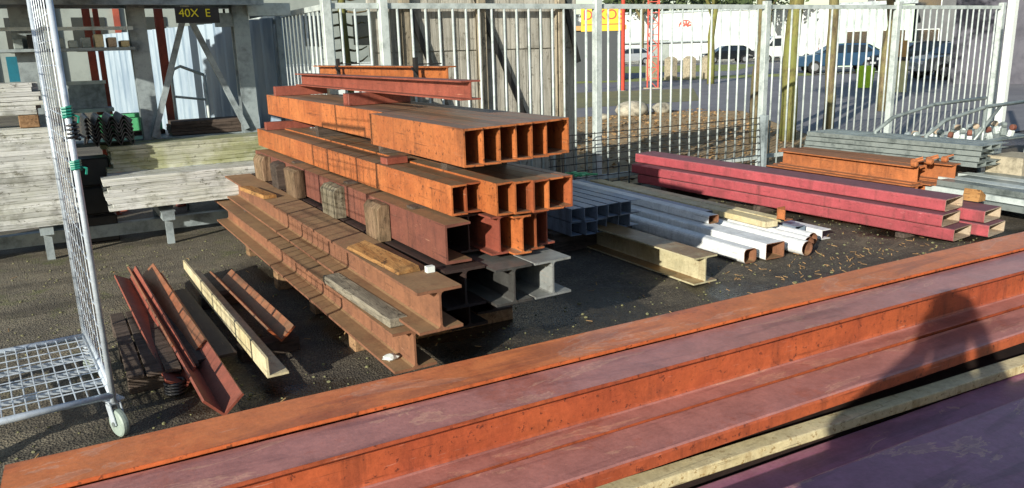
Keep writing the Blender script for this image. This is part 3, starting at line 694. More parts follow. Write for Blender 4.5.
# red posts
for i,(x,y,w) in enumerate(((.50,9.35,.07),(.60,9.55,.05),(1.19,9.42,.08),(1.10,10.3,.06))):
    p = empty('red_post',(x,y,0),'rust red steel post behind the storage rack, %s' % ['left of the grey tub','thin one beside the grey tub','right of the green crate','far thin one','leftmost behind the cage mesh'][i],'post','rust red posts behind the rack')
    MB().box(-w/2,w/2,-.006,.006,0,2.25).box(-w/2,w/2,.07,.082,0,2.25).box(-.005,.005,.006,.07,0,2.25).build('shaft','redpost',p)
    MB().box(-w*.8,w*.8,-.03,.11,0,.015).build('base_plate','redpost',p)
# pale handrail
h = empty('handrail',(1.2,9.15,0),'bent pale tubular handrail in front of the corrugated sheeting','handrail')
m = MB(); m.tube([(0,0,0),(0,0,1.42),(.03,0,1.50),(.10,0,1.53),(.33,0,1.43)],.016,8); m.build('rail','galvlight',h,smooth=True)
MB().tube([(.33,0,0),(.33,0,1.43)],.016,8).build('post','galvlight',h,smooth=True)
MB().tube([(0,0,1.22),(.33,0,1.17)],.013,8).build('cross_bar','galvlight',h,smooth=True)
# hanging sign plates
sg = empty('plate_sign',(1.30,7.93,1.93),'dark board with yellow lettering hanging from the rack top','sign')
MB().box(-.16,.22,0,.012,-.01,.13).build('plate','black',sg)
text(sg,'40X',.10,(-.045,-.003,.075),(R(90),0,0),'yellowtext'); text(sg,'E',.10,(.12,-.003,.075),(R(90),0,0),'yellowtext')
hb = empty('hanging_box',(1.66,8.36,1.9),'small grey box hanging beside the yellow lettered board','box')
MB().box(-.09,.09,0,.1,0,.13).build('case','galvdark',hb); MB().box(-.01,.01,.04,.06,.13,.17).build('hanger','black',hb)

# ------------------------------------------------------------------ BAR FENCE
def fence_panel(x0,y0,x1,y1,nb,label,group,right_post=True,H=2.08):
    L = math.hypot(x1-x0,y1-y0); a = math.atan2(y1-y0,x1-x0)
    e = empty('fence_panel',(x0,y0,0),label,'fence',group,a)
    for z,hh in ((H-.075,.05),(.14,.05)): MB().box(.045,L-.045,-.012,.016,z,z+hh).build('rail','galvlight',e)
    for k in range(nb):
        x = L*(k+1)/(nb+1)
        MB().tube([(x,0,.05),(x,0,H-.06)],.0125,7).build('bar','galvlight',e,smooth=True)
    MB().box(-.04,.04,-.04,.04,0,H+.02).build('post','galvlight',e,bevel=.004)
    if right_post: MB().box(L-.04,L+.04,-.04,.04,0,H+.02).build('post','galvlight',e,bevel=.004)
    return e
GF = 'galvanised bar fence panels across the back of the yard'
fence_panel(2.3,7.2,2.84,7.2,3,'narrow bar fence panel left of the thick post, in front of the branched tree',GF,False)
fence_panel(2.84,7.2,5.3,7.2,16,'bar fence panel in front of the wooden board fence',GF,False)
fence_panel(5.3,7.2,7.9,7.2,16,'bar fence panel with the boulders and distant white building behind',GF,False)
fence_panel(7.9,7.2,10.5,7.2,16,'bar fence panel in front of the mossy tree trunk',GF,False)
fence_panel(10.5,7.2,13.1,7.2,16,'bar fence panel at the right, ending before the white posts',GF,True)
for i in range(2):
    fence_panel(2.34,7.3+1.75*i,2.34,7.3+1.75*(i+1),12,'shaded bar fence panel running away at the left, %s' % ['nearer','farther'][i],'bar fence panels running away at the left',i==1,2.08)
# corrugated fence beyond
cw = empty('corrugated_fence',(2.2,8.75,0),'pale corrugated metal sheet fence behind the storage rack','fence')
m = MB(); n = 200; a = []
for z in (0,2.0): a.append([m.b.verts.new((-1.40*i/n+.042*math.sin(i/n*2*math.pi*25), 5.6*i/n, z)) for i in range(n+1)])
for i in range(n): m.b.faces.new((a[0][i],a[0][i+1],a[1][i+1],a[1][i]))
m.build('sheet','corr',cw)
for k in range(4): MB().box(.04-.35*k,.09-.35*k,1.4*k-.03,1.4*k+.03,0,2.02).build('post','galvdark',cw)
MB().bar((.06,0,1.96),(-1.34,5.6,1.96),.03,.05).build('top_rail','galvlight',cw)
# diagonal brace of shaded side fence
# board fence
bf = empty('board_fence',(2.75,7.32,0),'weathered grey wooden board fence behind the bar fence','fence')
x = 0.0
rnd = random.Random(21)
WB = 2.38
while x < WB-.03:
    w = rnd.uniform(.13,.19); x1 = min(x+w,WB)-.003
    for z0,z1 in ((0,1.60),(1.612,2.03),(2.042,2.45)):
        MB().box(x+.003,x1,rnd.uniform(0,.006),.028,z0,z1).build('board','fenceboard',bf)
    x += w
for z in (1.62,2.05,.5): MB().box(0,WB,.03,.06,z-.05,z+.05).build('rail','fenceboard',bf)
for i,x in enumerate((.34,1.16,2.12)):
    MB().box(x-.045,x+.045,-.085,-.003,0,2.5).build('post','post',bf,bevel=.006)
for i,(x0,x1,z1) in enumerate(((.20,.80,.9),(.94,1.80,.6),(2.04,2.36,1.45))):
    MB().bar((x0+.05,-.04,2.40),(x1,-.04,z1),.055,.02,up=(0,1,0)).build('shadow_bar','black',bf)  # dark bars standing in for diagonal cast shadows on the boards
# low wire panel leaning on bar fence
wp = empty('wire_panel',(4.55,7.08,0),'dark low wire mesh panel standing against the foot of the bar fence','mesh panel')
m = MB()
for k in range(9): m.tube([(0,-.06+.007*k,.06+.078*k),(3.18,-.06+.007*k,.06+.078*k)],.0055,6)
m.build('horizontal_wires','black',wp)
m = MB()
for k in range(22): m.tube([(.02+.15*k,-.068,.04),(.02+.15*k,-.008,.70)],.0035,5)
m.build('vertical_wires','black',wp)
MB().box(3.18,3.23,-.10,-.0,0,.72).build('end_post','galvdark',wp)
# white posts at right
for i,(x,y) in enumerate(((10.33,5.55),(10.62,5.3))):
    p = empty('white_post',(x,y,0),'tall white painted post at the right edge, %s' % ('left one' if i==0 else 'right one'),'post','white posts at the right edge')
    MB().box(-.045,.045,-.045,.045,.02,2.7).build('shaft','bldwhite',p,bevel=.006); MB().box(-.09,.09,-.09,.09,0,.019).build('base_plate','galv',p)

# ------------------------------------------------------------------ RIGHT MIDDLE: TUBES, CRIMSON SECTIONS, GALVANISED STACKS
GR = 'crimson box sections in the stack at the right'
RL = [('lowest left',6.17,3.50,.035),('lowest right',6.51,3.42,.035),('middle left',6.13,3.58,.142),('middle right',6.52,3.47,.142),('topmost',6.22,3.62,.249)]
for i,(nm,x,y,z) in enumerate(RL):
    o = boxtube(.30,.098,.008,x,y,z,3.42,'crimson','crimson painted box section with pale open end, %s of the red stack' % nm,GR,yaw=R(6.6+random.uniform(-.2,.2)),r=.014,liner='liner')
    o.rotation_euler.x = R(1.3)
for i,y in enumerate((3.9,5.3,6.5)):
    o = MB().box(0,.95,-.04,.04,0,(.037,.068,.096)[i]).build('timber_batten','darktimber',None,(6.0-.115*(y-3.6),y,0)); tag(o,'flat batten under the crimson stack, %s from the front' % OR[i],'timber','battens under the crimson stack')
o = MB().prism([(0,0),(.10,0),(.10,.05),(.02,.10)],0,.14).build('timber_offcut','splittimber',None,(6.62,3.65,.255)); tag(o,'rusty orange offcut lying on the right end of the crimson stack','offcut')
# white tubes
GW = 'chipped white tubes lying right of the pile'
boxtube(.125,.11,.006,4.36,4.02,.012,3.05,'white','white square tube with rusty rim, leftmost of the white tubes',GW,R(-2.4),r=.03,liner='rust')
boxtube(.19,.125,.006,4.60,4.0,.012,3.1,'white','white rectangular tube, widest of the white tubes',GW,R(-2.4),liner='rust')
boxtube(.06,.06,.004,4.745,4.35,.012,2.7,'white','thin white square tube between the widest tube and the round ones',GW,R(-2.4),liner='rust')
roundtube(.058,.005,4.86,3.92,.01,3.0,'white','white round tube with rusty open end, just right of the widest tube',GW,R(-2.2))
roundtube(.056,.005,5.00,4.02,.01,3.0,'white','white round tube, second of the three round white ones',GW,R(-2.3))
roundtube(.054,.005,5.14,4.10,.01,2.9,'white','white round tube, rightmost of the three round white ones',GW,R(-2.2))
boxtube(.12,.10,.005,5.29,4.35,.01,2.7,'blueish','grey square tube between the round white tubes and the white channel',GW,R(-2.2))
boxtube(.11,.07,.004,4.70,4.75,.141,2.3,'white','white flat tube in the second layer, lying over the widest tube',GW,R(-2.6),liner='rust')
boxtube(.10,.06,.004,4.83,4.95,.139,2.1,'blueish','grey blue flat tube in the second layer beside the ivory bar',GW,R(-2.6))
beam(prof_C(.10,.08,.006,.006),5.43,4.20,.005,2.8,'white','white channel at the right edge of the white tubes',GW,yaw=R(-2.0),name='steel_channel',cat='steel channel')
beam(rect(.13,.05,.004),5.00,4.40,.130,2.65,'ivory','ivory painted bar lying on top of the white tubes',GW,yaw=R(-3.4),name='flat_bar',cat='steel bar')
beam(rect(.10,.035,.004),5.22,4.50,.124,2.4,'ivory','ivory bar lying nearest the crimson stack, with sunlit cream paint',GW,yaw=R(-2.6),name='flat_bar',cat='steel bar')
br = empty('steel_bracket',(5.08,4.42,.181),'rusty brown angle bracket on the ivory bar end','bracket')
MB().box(0,.09,-.006,.0,0,.10).build('upright','orange_brown',br); MB().box(0,.09,-.09,-.007,0,.008).build('foot','orange_brown',br); MB().prism([(0,0),(.008,0),(.008,.09),(0,.09)],-.08,-.008).build('web','orange_brown',br)
# purlins
GU = 'small open purlins in the two layer bundle behind the pile'
for r_ in range(2):
    for k in range(6):
        beam(prof_C(.10,.105,.004,.004), 3.46+.118*k, 4.97+random.uniform(-.03,.03), .17+.112*r_, 1.95, 'blueish', 'purlin toned grey blue for shade, %s from the left in the %s layer of the small bundle' % (OR[k], 'upper' if r_ else 'lower'), GU, yaw=R(-1), name='purlin', cat='purlin')
for i,y in enumerate((5.2,6.5)):
    o = MB().box(-.05,.75,-.06,.06,0,.165).build('timber_bearer','darktimber',None,(3.40,y,0),bevel=.004); tag(o,'timber bearer under the small purlin bundle, %s one' % ('near' if i==0 else 'far'),'timber')
m = MB()
for k in range(5): m.tube([(random.uniform(-.1,.1),random.uniform(-.15,.15),.01+random.random()*.02) for _ in range(5)],.009,5)
tag(m.build('green_twine','green',None,(4.3,6.1,.42)),'tangle of green plastic twine on the small purlin bundle','twine')
# cream beam
beam(prof_H(.21,.19,.012,.009,.012),3.74,3.84,.008,2.5,'creambeam','cream painted wide beam with rusty flanges lying on the wet asphalt','single beams on the asphalt',yaw=R(-1.8))
# brown orange stack at right back
GO = 'rusty orange brown beams behind the crimson stack'
for i,(x,y,z,L,a) in enumerate(((7.02,4.45,.08,1.8,-1),(7.22,4.4,.08,1.9,0),(7.42,4.32,.08,1.95,1),(7.08,4.5,.252,1.65,-1.5),(7.27,4.65,.252,1.6,0),(7.44,4.35,.252,1.8,1))):
    beam(prof_H(.16,.17,.012,.009),x,y,z,L,'orange_brown','rusty orange brown beam, %s layer, %s from the left, behind the crimson stack' % ('lower' if i<3 else 'upper', OR[i%3]),GO,yaw=R(a))
for i,y in enumerate((4.8,5.95)):
    o = MB().box(0,.75,-.05,.05,0,.078).build('timber_bearer','darktimber',None,(6.85,y,0)); tag(o,'timber bearer under the orange brown beams, %s one' % ('near' if i==0 else 'far'),'timber')
for i in range(5):
    c = empty('steel_clamp',(6.98+.12*i,4.48+.08*(i%2),.423),'small rusty scaffold clamp on the orange brown beams, %s from the left' % OR[i],'clamp','rusty clamps on the orange brown beams')
    MB().lathe([(.018,-.03),(.030,-.02),(.030,.02),(.018,.03)],(0,0,.030),12,'yx'[i%2]).build('jaw','orange_brown',c); MB().tube([(0,0,.05),(.04,-.06,.075)],.01,6).build('bolt','orange_brown',c)
# galvanised stacks
GZ = 'galvanised sections stacked at the right'
for r_ in range(4):
    for k in range(3):
        beam(prof_C(.14,.045,.005,.005), 7.68+.155*k+.02*r_, 4.25+.05*((r_*k)%3), .38+.052*r_, 2.0, 'galv', 'galvanised channel in the raised stack near the fence, layer %s, %s from the left' % (['one','two','three','four'][r_], OR[k]), GZ, yaw=R(1.0+.2*r_), name='steel_channel', cat='steel channel')
for i,y in enumerate((4.6,5.8)):
    o = MB().box(0,.56,-.05,.05,0,.375).build('timber_trestle','darktimber',None,(7.6,y,0)); tag(o,'timber trestle under the raised galvanised stack, %s one' % ('near' if i==0 else 'far'),'timber')
for r_ in range(3):
    for k in range(5):
        beam(prof_C(.15,.05,.005,.005), 7.02+.165*k+.03*r_, 2.25, .12+.058*r_, 2.15+.1*((k+r_)%2), 'galvlight' if (k+r_)%2 else 'galv', 'galvanised channel in the low stack at the right edge, %s layer, %s from the left' % (['bottom','middle','top'][r_], OR[k]), GZ, yaw=R(-6), name='steel_channel', cat='steel channel')
for i,y in enumerate((3.0,4.0)):
    o = MB().box(0,1.0,-.05,.05,0,.115).build('timber_bearer','darktimber',None,(6.98+.1*i,y,0)); tag(o,'timber bearer under the low galvanised stack, %s one' % ('near' if i==0 else 'far'),'timber')
o = MB().box(0,.45,0,.35,0,.45).build('concrete_block','concrete',None,(8.02,4.05,0),bevel=.012); tag(o,'beige concrete block at the right edge beside the galvanised sections','concrete block')
# stillage with base jacks
st = empty('steel_stillage',(7.95,5.0,0),'galvanised stillage frame holding scaffold couplers near the right fence end','stillage')
m = MB()
m.tube([(0,0,0),(0,0,.60),(.30,0,.74),(1.05,0,.84),(2.1,0,.86)],.022,8); m.tube([(0,.6,0),(0,.6,.60),(.30,.6,.74),(1.05,.6,.84),(2.1,.6,.86)],.022,8)
m.tube([(2.1,0,0),(2.1,0,.86)],.022,8); m.tube([(1.05,0,0),(1.05,0,.84)],.022,8); m.tube([(0,0,.45),(2.1,0,.45)],.02,8); m.tube([(0,0,.45),(0,.6,.45)],.02,8); m.tube([(1.35,0,.84),(.85,0,.45)],.018,8)
m.build('frame','galv',st,smooth=True)
MB().box(-.02,2.12,-.02,.62,.44,.452).build('deck','galv',st)
for k in range(20):
    jj = empty('scaffold_coupler',(8.03+.102*k,5.06+.13*(k%4),.455),'small boxy scaffold coupler with round collar in the stillage, %s from the left' % OR[k],'scaffold coupler','scaffold couplers in the galvanised stillage')
    hh = random.uniform(.06,.10)
    jj.rotation_euler = (random.uniform(-.3,.3),random.uniform(-.3,.3),random.uniform(0,3))
    MB().box(-.03,.03,-.024,.024,.0,hh).box(-.045,.045,-.01,.01,hh*.3,hh*.55).build('body',('galvlight','bldwhite','galv')[k%3],jj,bevel=.006)
    MB().lathe([(.02,-.026),(.034,-.02),(.034,.02),(.02,.026)],(0,0,hh+.036),10,'x').build('collar',('rustpurple','galv','liner','galvdark')[k%4],jj)

# ------------------------------------------------------------------ BEYOND THE FENCE
def boulder(x,y,r,label,seed,sz=.7):
    m = MB(); bmesh.ops.create_icosphere(m.b, subdivisions=3, radius=r); rr = random.Random(seed)
    offs = [Vector((rr.uniform(-1,1),rr.uniform(-1,1),rr.uniform(-1,1))).normalized() for _ in range(9)]
    for v in m.b.verts:
        d = v.co.normalized(); k = 1+sum(.07*max(0,d.dot(o))**4 for o in offs)-.09*rr.random(); v.co = Vector((d.x*1.35,d.y,d.z*sz))*r*k
    return tag(m.build('boulder','stone',None,(x,y,r*sz*.7),smooth=True),label,'boulder','boulders beyond the bar fence')
boulder(12.0,14.9,.30,'large pale boulder lying behind the bar fence',1)
boulder(13.0,15.0,.19,'smaller boulder right of the large pale one',2,.8)
boulder(10.9,14.6,.12,'small dark stone at the left of the large boulder',3)

def limb(m, p, d, L, r, depth, rr, spread=.6):
    pts = [p]; n = 5; dd = d.normalized()
    for i in range(n):
        dd = (dd+Vector((rr.uniform(-.12,.12),rr.uniform(-.12,.12),rr.uniform(-.05,.14)))).normalized(); pts.append(pts[-1]+dd*L/n)
    m.tube(pts, r, 7 if r > .03 else 5, r2=r*.5)
    ends = []
    if depth > 0:
        for k in range(rr.choice((2,3,3))):
            i = rr.randint(2,n); nd = (dd+Vector((rr.uniform(-1,1),rr.uniform(-1,1),rr.uniform(-.2,.7)))*spread).normalized()
            ends += limb(m, pts[i], nd, L*.68, r*.5, depth-1, rr, spread)
    else: ends = pts[2:]
    return ends
def tree(x,y,h,r,label,mat='bark',leaf=None,seed=1,group=None,crown=1.0,depth=3):
    rr = random.Random(seed); t = empty('tree',(x,y,0),label,'tree',group)
    m = MB(); m.tube([(rr.uniform(-.02,.02)*i,rr.uniform(-.02,.02)*i,h*.45*i/5) for i in range(6)],r,12,r2=r*.78); m.build('trunk',mat,t,smooth=True)
    m = MB(); ends = []
    for k in range(5):
        a = k*1.26+rr.random(); ends += limb(m,Vector((0,0,h*(.36+.02*k))),Vector((math.cos(a)*.6,math.sin(a)*.6,1)),h*.26,r*.5,depth,rr)
    m.build('branches',mat,t,smooth=True)
    if leaf:
        m = MB()
        for e in ends:
            for _ in range(14):
                c = e+Vector((rr.gauss(0,.28),rr.gauss(0,.28),rr.gauss(0,.22)))*crown; s_ = rr.uniform(.05,.12)*crown
                u = Vector((rr.uniform(-1,1),rr.uniform(-1,1),rr.uniform(-1,1))).normalized(); w = u.orthogonal().normalized()
                m.b.faces.new([m.b.verts.new(c+u*s_),m.b.verts.new(c+w*s_*.6),m.b.verts.new(c-u*s_),m.b.verts.new(c-w*s_*.6)])
        m.build('crown',leaf,t)
    return t
tree(10.55,9.05,7,.135,'thick mossy tree trunk standing just behind the bar fence','mossbark','ivy',4)
tree(23.9,24.6,7,.16,'slender bare tree in the grass between the car park and the road','mossbark',None,5)
tree(12.45,9.75,7,.10,'dark narrow tree trunk right of the mossy one','bark','leaf',6)
tree(9.95,9.2,6,.09,'dark trunk directly left of the mossy one','bark','leaf',8)
tree(16.5,11.5,7,.11,'dark tree trunk behind the right part of the bar fence','bark','leaf',9)
for i,(x,y,h) in enumerate(((44,72,9),(56,68,11),(64,58,10),(72,48,9),(36,84,10),(28,66,9),(60,38,8),(66,30,9),(50,25,8),(30,72,12))):
    tree(x,y,h,.25,'evergreen tree on the far skyline, %s' % ['behind the long white building left part','behind the long white building middle','behind the white van','right of the white building','far left of the yellow sign','near the yellow sign','behind the pale green hall','right of the pale green hall','behind the dark parked cars','tallest one left of the white building'][i],'bark','leaf',20+i,'evergreens on the skyline',crown=2.6,depth=2)
# espaliered tree behind corner
et = empty('espalier_tree',(3.08,9.0,0),'trained tree with short horizontal branches behind the fence corner','tree')
MB().tube([(0,0,0),(.01,0,1),(-.02,0,2),(0,0,3.2)],.055,10,r2=.04).build('trunk','mossbark',et,smooth=True)
m = MB(); rr = random.Random(2)
for k in range(13):
    z = 1.1+.14*k
    for s_ in (-1,1):
        L = rr.uniform(.22,.42); m.tube([(0,0,z),(s_*L*.4,rr.uniform(-.05,.05),z-.02),(s_*L*.75,rr.uniform(-.05,.05),z+rr.uniform(-.03,.02)),(s_*L,0,z+rr.uniform(-.02,.07))],.017,6,r2=.006)
m.build('branches','bark',et,smooth=True)
hd = empty('low_wall',(3,16,0),'low white rendered wall beyond the fence corner','wall')
MB().box(.2,9.2,14,14.2,0,1.25).build('face','bldwhite',hd); MB().box(.15,9.25,13.97,14.23,1.25,1.31).build('coping','galvlight',hd)

# direction helper for far things facing the yard (unit right / away vectors)
def facing(x,y): return math.atan2(y,x)-math.pi/2
def building(nm,x,y,w,d,h,mat,label,winrows=1,wins=6,wcol='glass',rotz=None,roof='galvdark',cat='building'):
    b = empty(nm,(x,y,0),label,cat,rotz=facing(x,y) if rotz is None else rotz)
    MB().box(-w/2,w/2,0,d,0,h).build('wall',mat,b)
    MB().box(-w/2-.15,w/2+.15,-.15,d+.15,h+.002,h+.22).build('roof',roof,b)
    for r_ in range(winrows):
        for k in range(wins):
            cx = -w/2+w*(k+.5)/wins; z0 = .9+r_*2.6; ww = w/wins*.6
            fr = MB().box(cx-ww/2-.05,cx+ww/2+.05,-.05,.0-.002,z0-.05,z0+1.25).build('window','galvlight',b)
            MB().box(cx-ww/2,cx+ww/2,-.062,-.053,z0,z0+1.2).build('pane',wcol,fr)
    return b
wb = building('white_hall',62,66,34,14,5.0,'bldwhite','long white industrial hall far behind the parked cars',0,0)
for k in range(11): MB().box(-16.5+3*k,-16.4+3*k,-.04,-.002,0,4.95).build('cladding_joint','galvlight',wb)
for x0,x1 in ((-13,-10.5),(-6,-3),(6,9)): 
    MB().box(x0,x1,-.06,-.003,.0,2.2).build('door','bldgrey',wb)
MB().box(-8,1,-.5,-.35,1.9,2.05).build('canopy_rail','galvdark',wb)
em = MB()
for k in range(5):
    a0 = R(20+k*32); em.bar((.15*math.cos(a0),-.1,.15*math.sin(a0)),(.62*math.cos(a0),-.1,.62*math.sin(a0)),.13,.05,up=(0,1,0))
for k in range(10):
    a0 = R(k*18); a1 = R(k*18+18); em.bar((.70*math.cos(a0),-.1,.70*math.sin(a0)),(.70*math.cos(a1),-.1,.70*math.sin(a1)),.08,.05,up=(0,1,0))
em.build('emblem','signred',wb,loc=(-1.3,0,3.5))
building('pale_hall',44,31.5,4,8,3.6,'bldgreen','pale green hall behind the mossy tree trunk',1,2)
building('dark_office',50,28,14,9,6.0,'blddark','dark office block with many windows behind the right part of the fence',2,6)
building('glass_kiosk',40,20.6,3.0,3,4.2,'bldwhite','small white building behind the right end of the fence',1,2)
building('dark_shed',28.5,14.6,4.6,4,5,'charcoal','charcoal shed wall at the far right behind the fence end',0,0)
building('grey_warehouse',2,34,30,10,4.6,'bldgrey','grey warehouse with rust red columns far behind the storage rack',0,0)
g_ = [o for o in COL.objects if o.name == 'grey_warehouse'][0]
for k in range(8): MB().box(-14+2.1*k,-13.78+2.1*k,-.12,-.003,0,4.6).build('column','redpost',g_)
for k in range(13): MB().box(-13.3+2.1*k,-12.2+2.1*k,-.05,-.002,2.0,3.2).build('window','glass',g_)
building('far_house',38,92,12,10,6.5,'bldgrey','grey house with two rows of windows left of the red lattice mast',2,4)
# yellow sign on posts with shelter
ys = empty('yellow_sign',(18.1,24.25,0),'yellow billboard with red letters on posts beyond the board fence','sign',rotz=facing(18.1,24.25))
MB().box(-.78,.78,-.06,.06,2.18,3.04).build('panel','yellow',ys)
for x in (-.6,.6): MB().box(x-.05,x+.05,.065,.165,0,3.0).build('post','galvdark',ys)
text(ys,'DS',.5,(-.42,-.068,2.74),(R(90),0,0),'signred'); text(ys,'KOS',.5,(.28,-.068,2.74),(R(90),0,0),'signred'); MB().box(-.7,.7,-.072,-.0615,2.40,2.43).build('underline','signred',ys)
building('market_shelter',21.5,33,7,3,2.4,'blddark','dark low shelter underneath the yellow billboard',0,0,roof='brownbox')
cr = empty('lattice_mast',(20.3,24.0,0),'red painted lattice mast right of the yellow billboard','mast',rotz=facing(20,24))
m = MB()
for sx in (-.2,.2):
    for sy in (-.2,.2): m.bar((sx,sy,0),(sx,sy,7),.055)
for k in range(17):
    z = .4*k; s_ = 1 if k%2 else -1
    m.bar((-.2*s_,-.2,z),(.2*s_,-.2,z+.4),.03); m.bar((-.2,-.2*s_,z),(-.2,.2*s_,z+.4),.03); m.bar((-.2,-.2,z),(.2,-.2,z),.03)
m.build('lattice','crane_red',cr); MB().box(-.35,.35,-.35,.35,0,.05).build('base','concrete',cr)
for i,(x,y) in enumerate(((18.55,23.6),)):
    p = empty('red_pole',(x,y,0),'thin red pole in front of the yellow billboard','pole'); MB().tube([(0,0,0),(0,0,3.4)],.07,8).build('shaft','crane_red',p); MB().lathe([(.12,0),(.12,.03)],(0,0,0),10).build('base','galv',p)
# bollards
for i in range(4):
    x,y = 25.0+.62*i*.86+.3*i, 29.6-.36*i
    b = empty('concrete_bollard',(x,y,0),'square pale concrete bollard by the grass, %s of four from the left' % OR[i],'bollard','pale bollards beside the grass')
    MB().box(-.22,.22,-.22,.22,0,.98).build('body','concrete',b,bevel=.02); MB().prism([(-.2,0),(.2,0),(0,.1)],-.2,.2).build('cap','concrete',b,loc=(0,0,.981))
# cars
def car(x,y,rot,paint,label,van=False,group='vehicles parked beyond the fence'):
    c = empty('van' if van else 'parked_car',(x,y,0),label,'van' if van else 'car',group,rot)
    if van: side = [(-2.4,.45),(-2.4,1.0),(-2.3,1.15),(-1.75,1.25),(-1.25,2.0),(-1.0,2.12),(2.3,2.15),(2.45,2.0),(2.45,.45)]
    else: side = [(-2.1,.35),(-2.12,.7),(-2.0,.82),(-1.0,.95),(-.35,1.40),(.1,1.46),(1.2,1.43),(1.85,1.02),(2.08,.95),(2.12,.5),(2.05,.35)]
    hw = .85 if not van else .95
    m = MB(); n = len(side); rings = []
    for yy,k in ((-hw,.0),(-hw+.08,1),(hw-.08,1),(hw,.0)):
        zc = .9 if not van else 1.2
        ring = []
        for (px,pz) in side:
            inset = (1-k); top = max(0,(pz-.95)/.5) if not van else max(0,(pz-1.2)/.9)
            yv = yy*(1-.14*top if not van else 1-.06*top)
            ring.append(m.b.verts.new((px*(1-.02*inset), yv, pz-(.03*inset if pz > zc else -.02*inset))))
        rings.append(ring)
    for a,b in zip(rings,rings[1:]):
        for k in range(n): m.b.faces.new((a[k],a[(k+1)%n],b[(k+1)%n],b[k]))
    m.b.faces.new(rings[0][::-1]); m.b.faces.new(rings[-1])
    body = m.build('body',paint,c,bevel=.02)
    for s_ in (-1,1):
        ws = ([(-.9,1.0),(-.35,1.34),(.15,1.39),(.15,1.0)],[(.22,1.0),(.22,1.39),(1.1,1.36),(1.55,1.04)]) if not van else ([(-1.6,1.3),(-1.15,1.9),(-.5,1.92),(-.5,1.3)],)
        for wv in ws:
            m = MB(); q = [m.b.verts.new((px, s_*(hw*(1-.14*max(0,(pz-.95)/.5)) if not van else hw*(1-.06*max(0,(pz-1.2)/.9)))+s_*.012, pz)) for px,pz in wv]; m.b.faces.new(q); m.build('side_window','glass',c)
    fr = ((-1.02,.98),(-.40,1.37)) if not van else ((-1.72,1.30),(-1.30,1.93)); re = ((1.86,1.06),(1.28,1.39)) if not van else ((2.475,1.3),(2.475,1.85))
    for nm,(p0,p1),dx in (('windscreen',fr,-.03),('rear_window',re,.03)):
        m = MB(); w0 = hw*.86; w1 = hw*.76
        m.b.faces.new([m.b.verts.new(p) for p in ((p0[0]+dx,-w0,p0[1]+.012),(p0[0]+dx,w0,p0[1]+.012),(p1[0]+dx,w1,p1[1]+.012),(p1[0]+dx,-w1,p1[1]+.012))]); m.build(nm,'glass',c)
    for wx in ((-1.3,1.3) if not van else (-1.6,1.5)):
        for s_ in (-1,1):
            w = MB().lathe([(.18,-.1),(.29,-.1),(.32,-.06),(.32,.06),(.29,.1),(.18,.1)],(0,0,.32),18,'y').build('wheel','tyre',c,(wx,s_*(hw-.06),0))
            MB().lathe([(.04,-.105),(.19,-.103),(.19,.103),(.04,.105)],(0,0,.32),12,'y').build('rim','rim',w)
    for s_ in (-1,1):
        MB().box(-.03,.03,-.16,.16,-.06,.06).build('headlight','lamp',c,(-2.12 if not van else -2.40,s_*(hw-.24),.68 if not van else .85))
        MB().box(-.03,.03,-.12,.12,-.07,.07).build('tail_light','redlamp',c,(2.10 if not van else 2.45,s_*(hw-.2),.80 if not van else 1.0))
    MB().box(-.02,.02,-.26,.26,-.05,.05).build('number_plate','lamp',c,(-2.13 if not van else -2.42,0,.48 if not van else .6))
    return c
P_ = {k:carpaint('car_'+k,c) for k,c in dict(black='#15181b',white='#d3d7d6',silver='#8e9498',blue='#2a4660',grey='#4a4e52',red='#7c1f1c').items()}
car(50.3,50.0,R(-28),P_['black'],'black hatchback parked before the long white hall')
car(53.5,46.6,R(-35),P_['white'],'white van parked behind the second fence post',True)
car(45.5,57.0,R(-30),P_['silver'],'silver car parked left of the slender bare tree')
car(41.5,58.5,R(-60),P_['grey'],'grey car parked behind the pale bollards')
car(35.5,27.5,R(-38),P_['blue'],'blue car parked behind the dark tree trunks')
car(37.5,24.5,R(-30),P_['black'],'black car beside the lime green jacket')
car(34.5,20.2,R(-35),P_['grey'],'dark grey car behind the cream cabinet')
car(31.5,18.6,R(-25),P_['silver'],'silver car near the small white building')
car(24.3,24.0,R(-48),P_['grey'],'grey estate car behind the mossy tree') if False else None
# cabinet, lime bin
uc = empty('utility_cabinet',(22.6,15.35,0),'cream utility cabinet with tan board on top behind the fence','cabinet',rotz=facing(22.6,15.35))
MB().box(-.30,.30,0,.4,0,.95).build('case','utility',uc,bevel=.01); MB().box(-.33,.33,-.03,.43,.952,1.06).build('lid','black',uc); MB().box(-.2,.24,.0,.05,1.062,1.55).build('board','brownbox',uc)
lb = empty('grit_bin',(24.2,17.6,0),'lime green grit bin in front of the dark parked cars','bin',rotz=facing(24,17.4))
MB().prism([(-.24,0),(.24,0),(.29,.6),(-.29,.6)],0,.5).build('body','lime',lb); MB().prism([(-.31,0),(.31,0),(.2,.14),(-.2,.14)],-.03,.53).build('lid','lime',lb,loc=(0,0,.602))
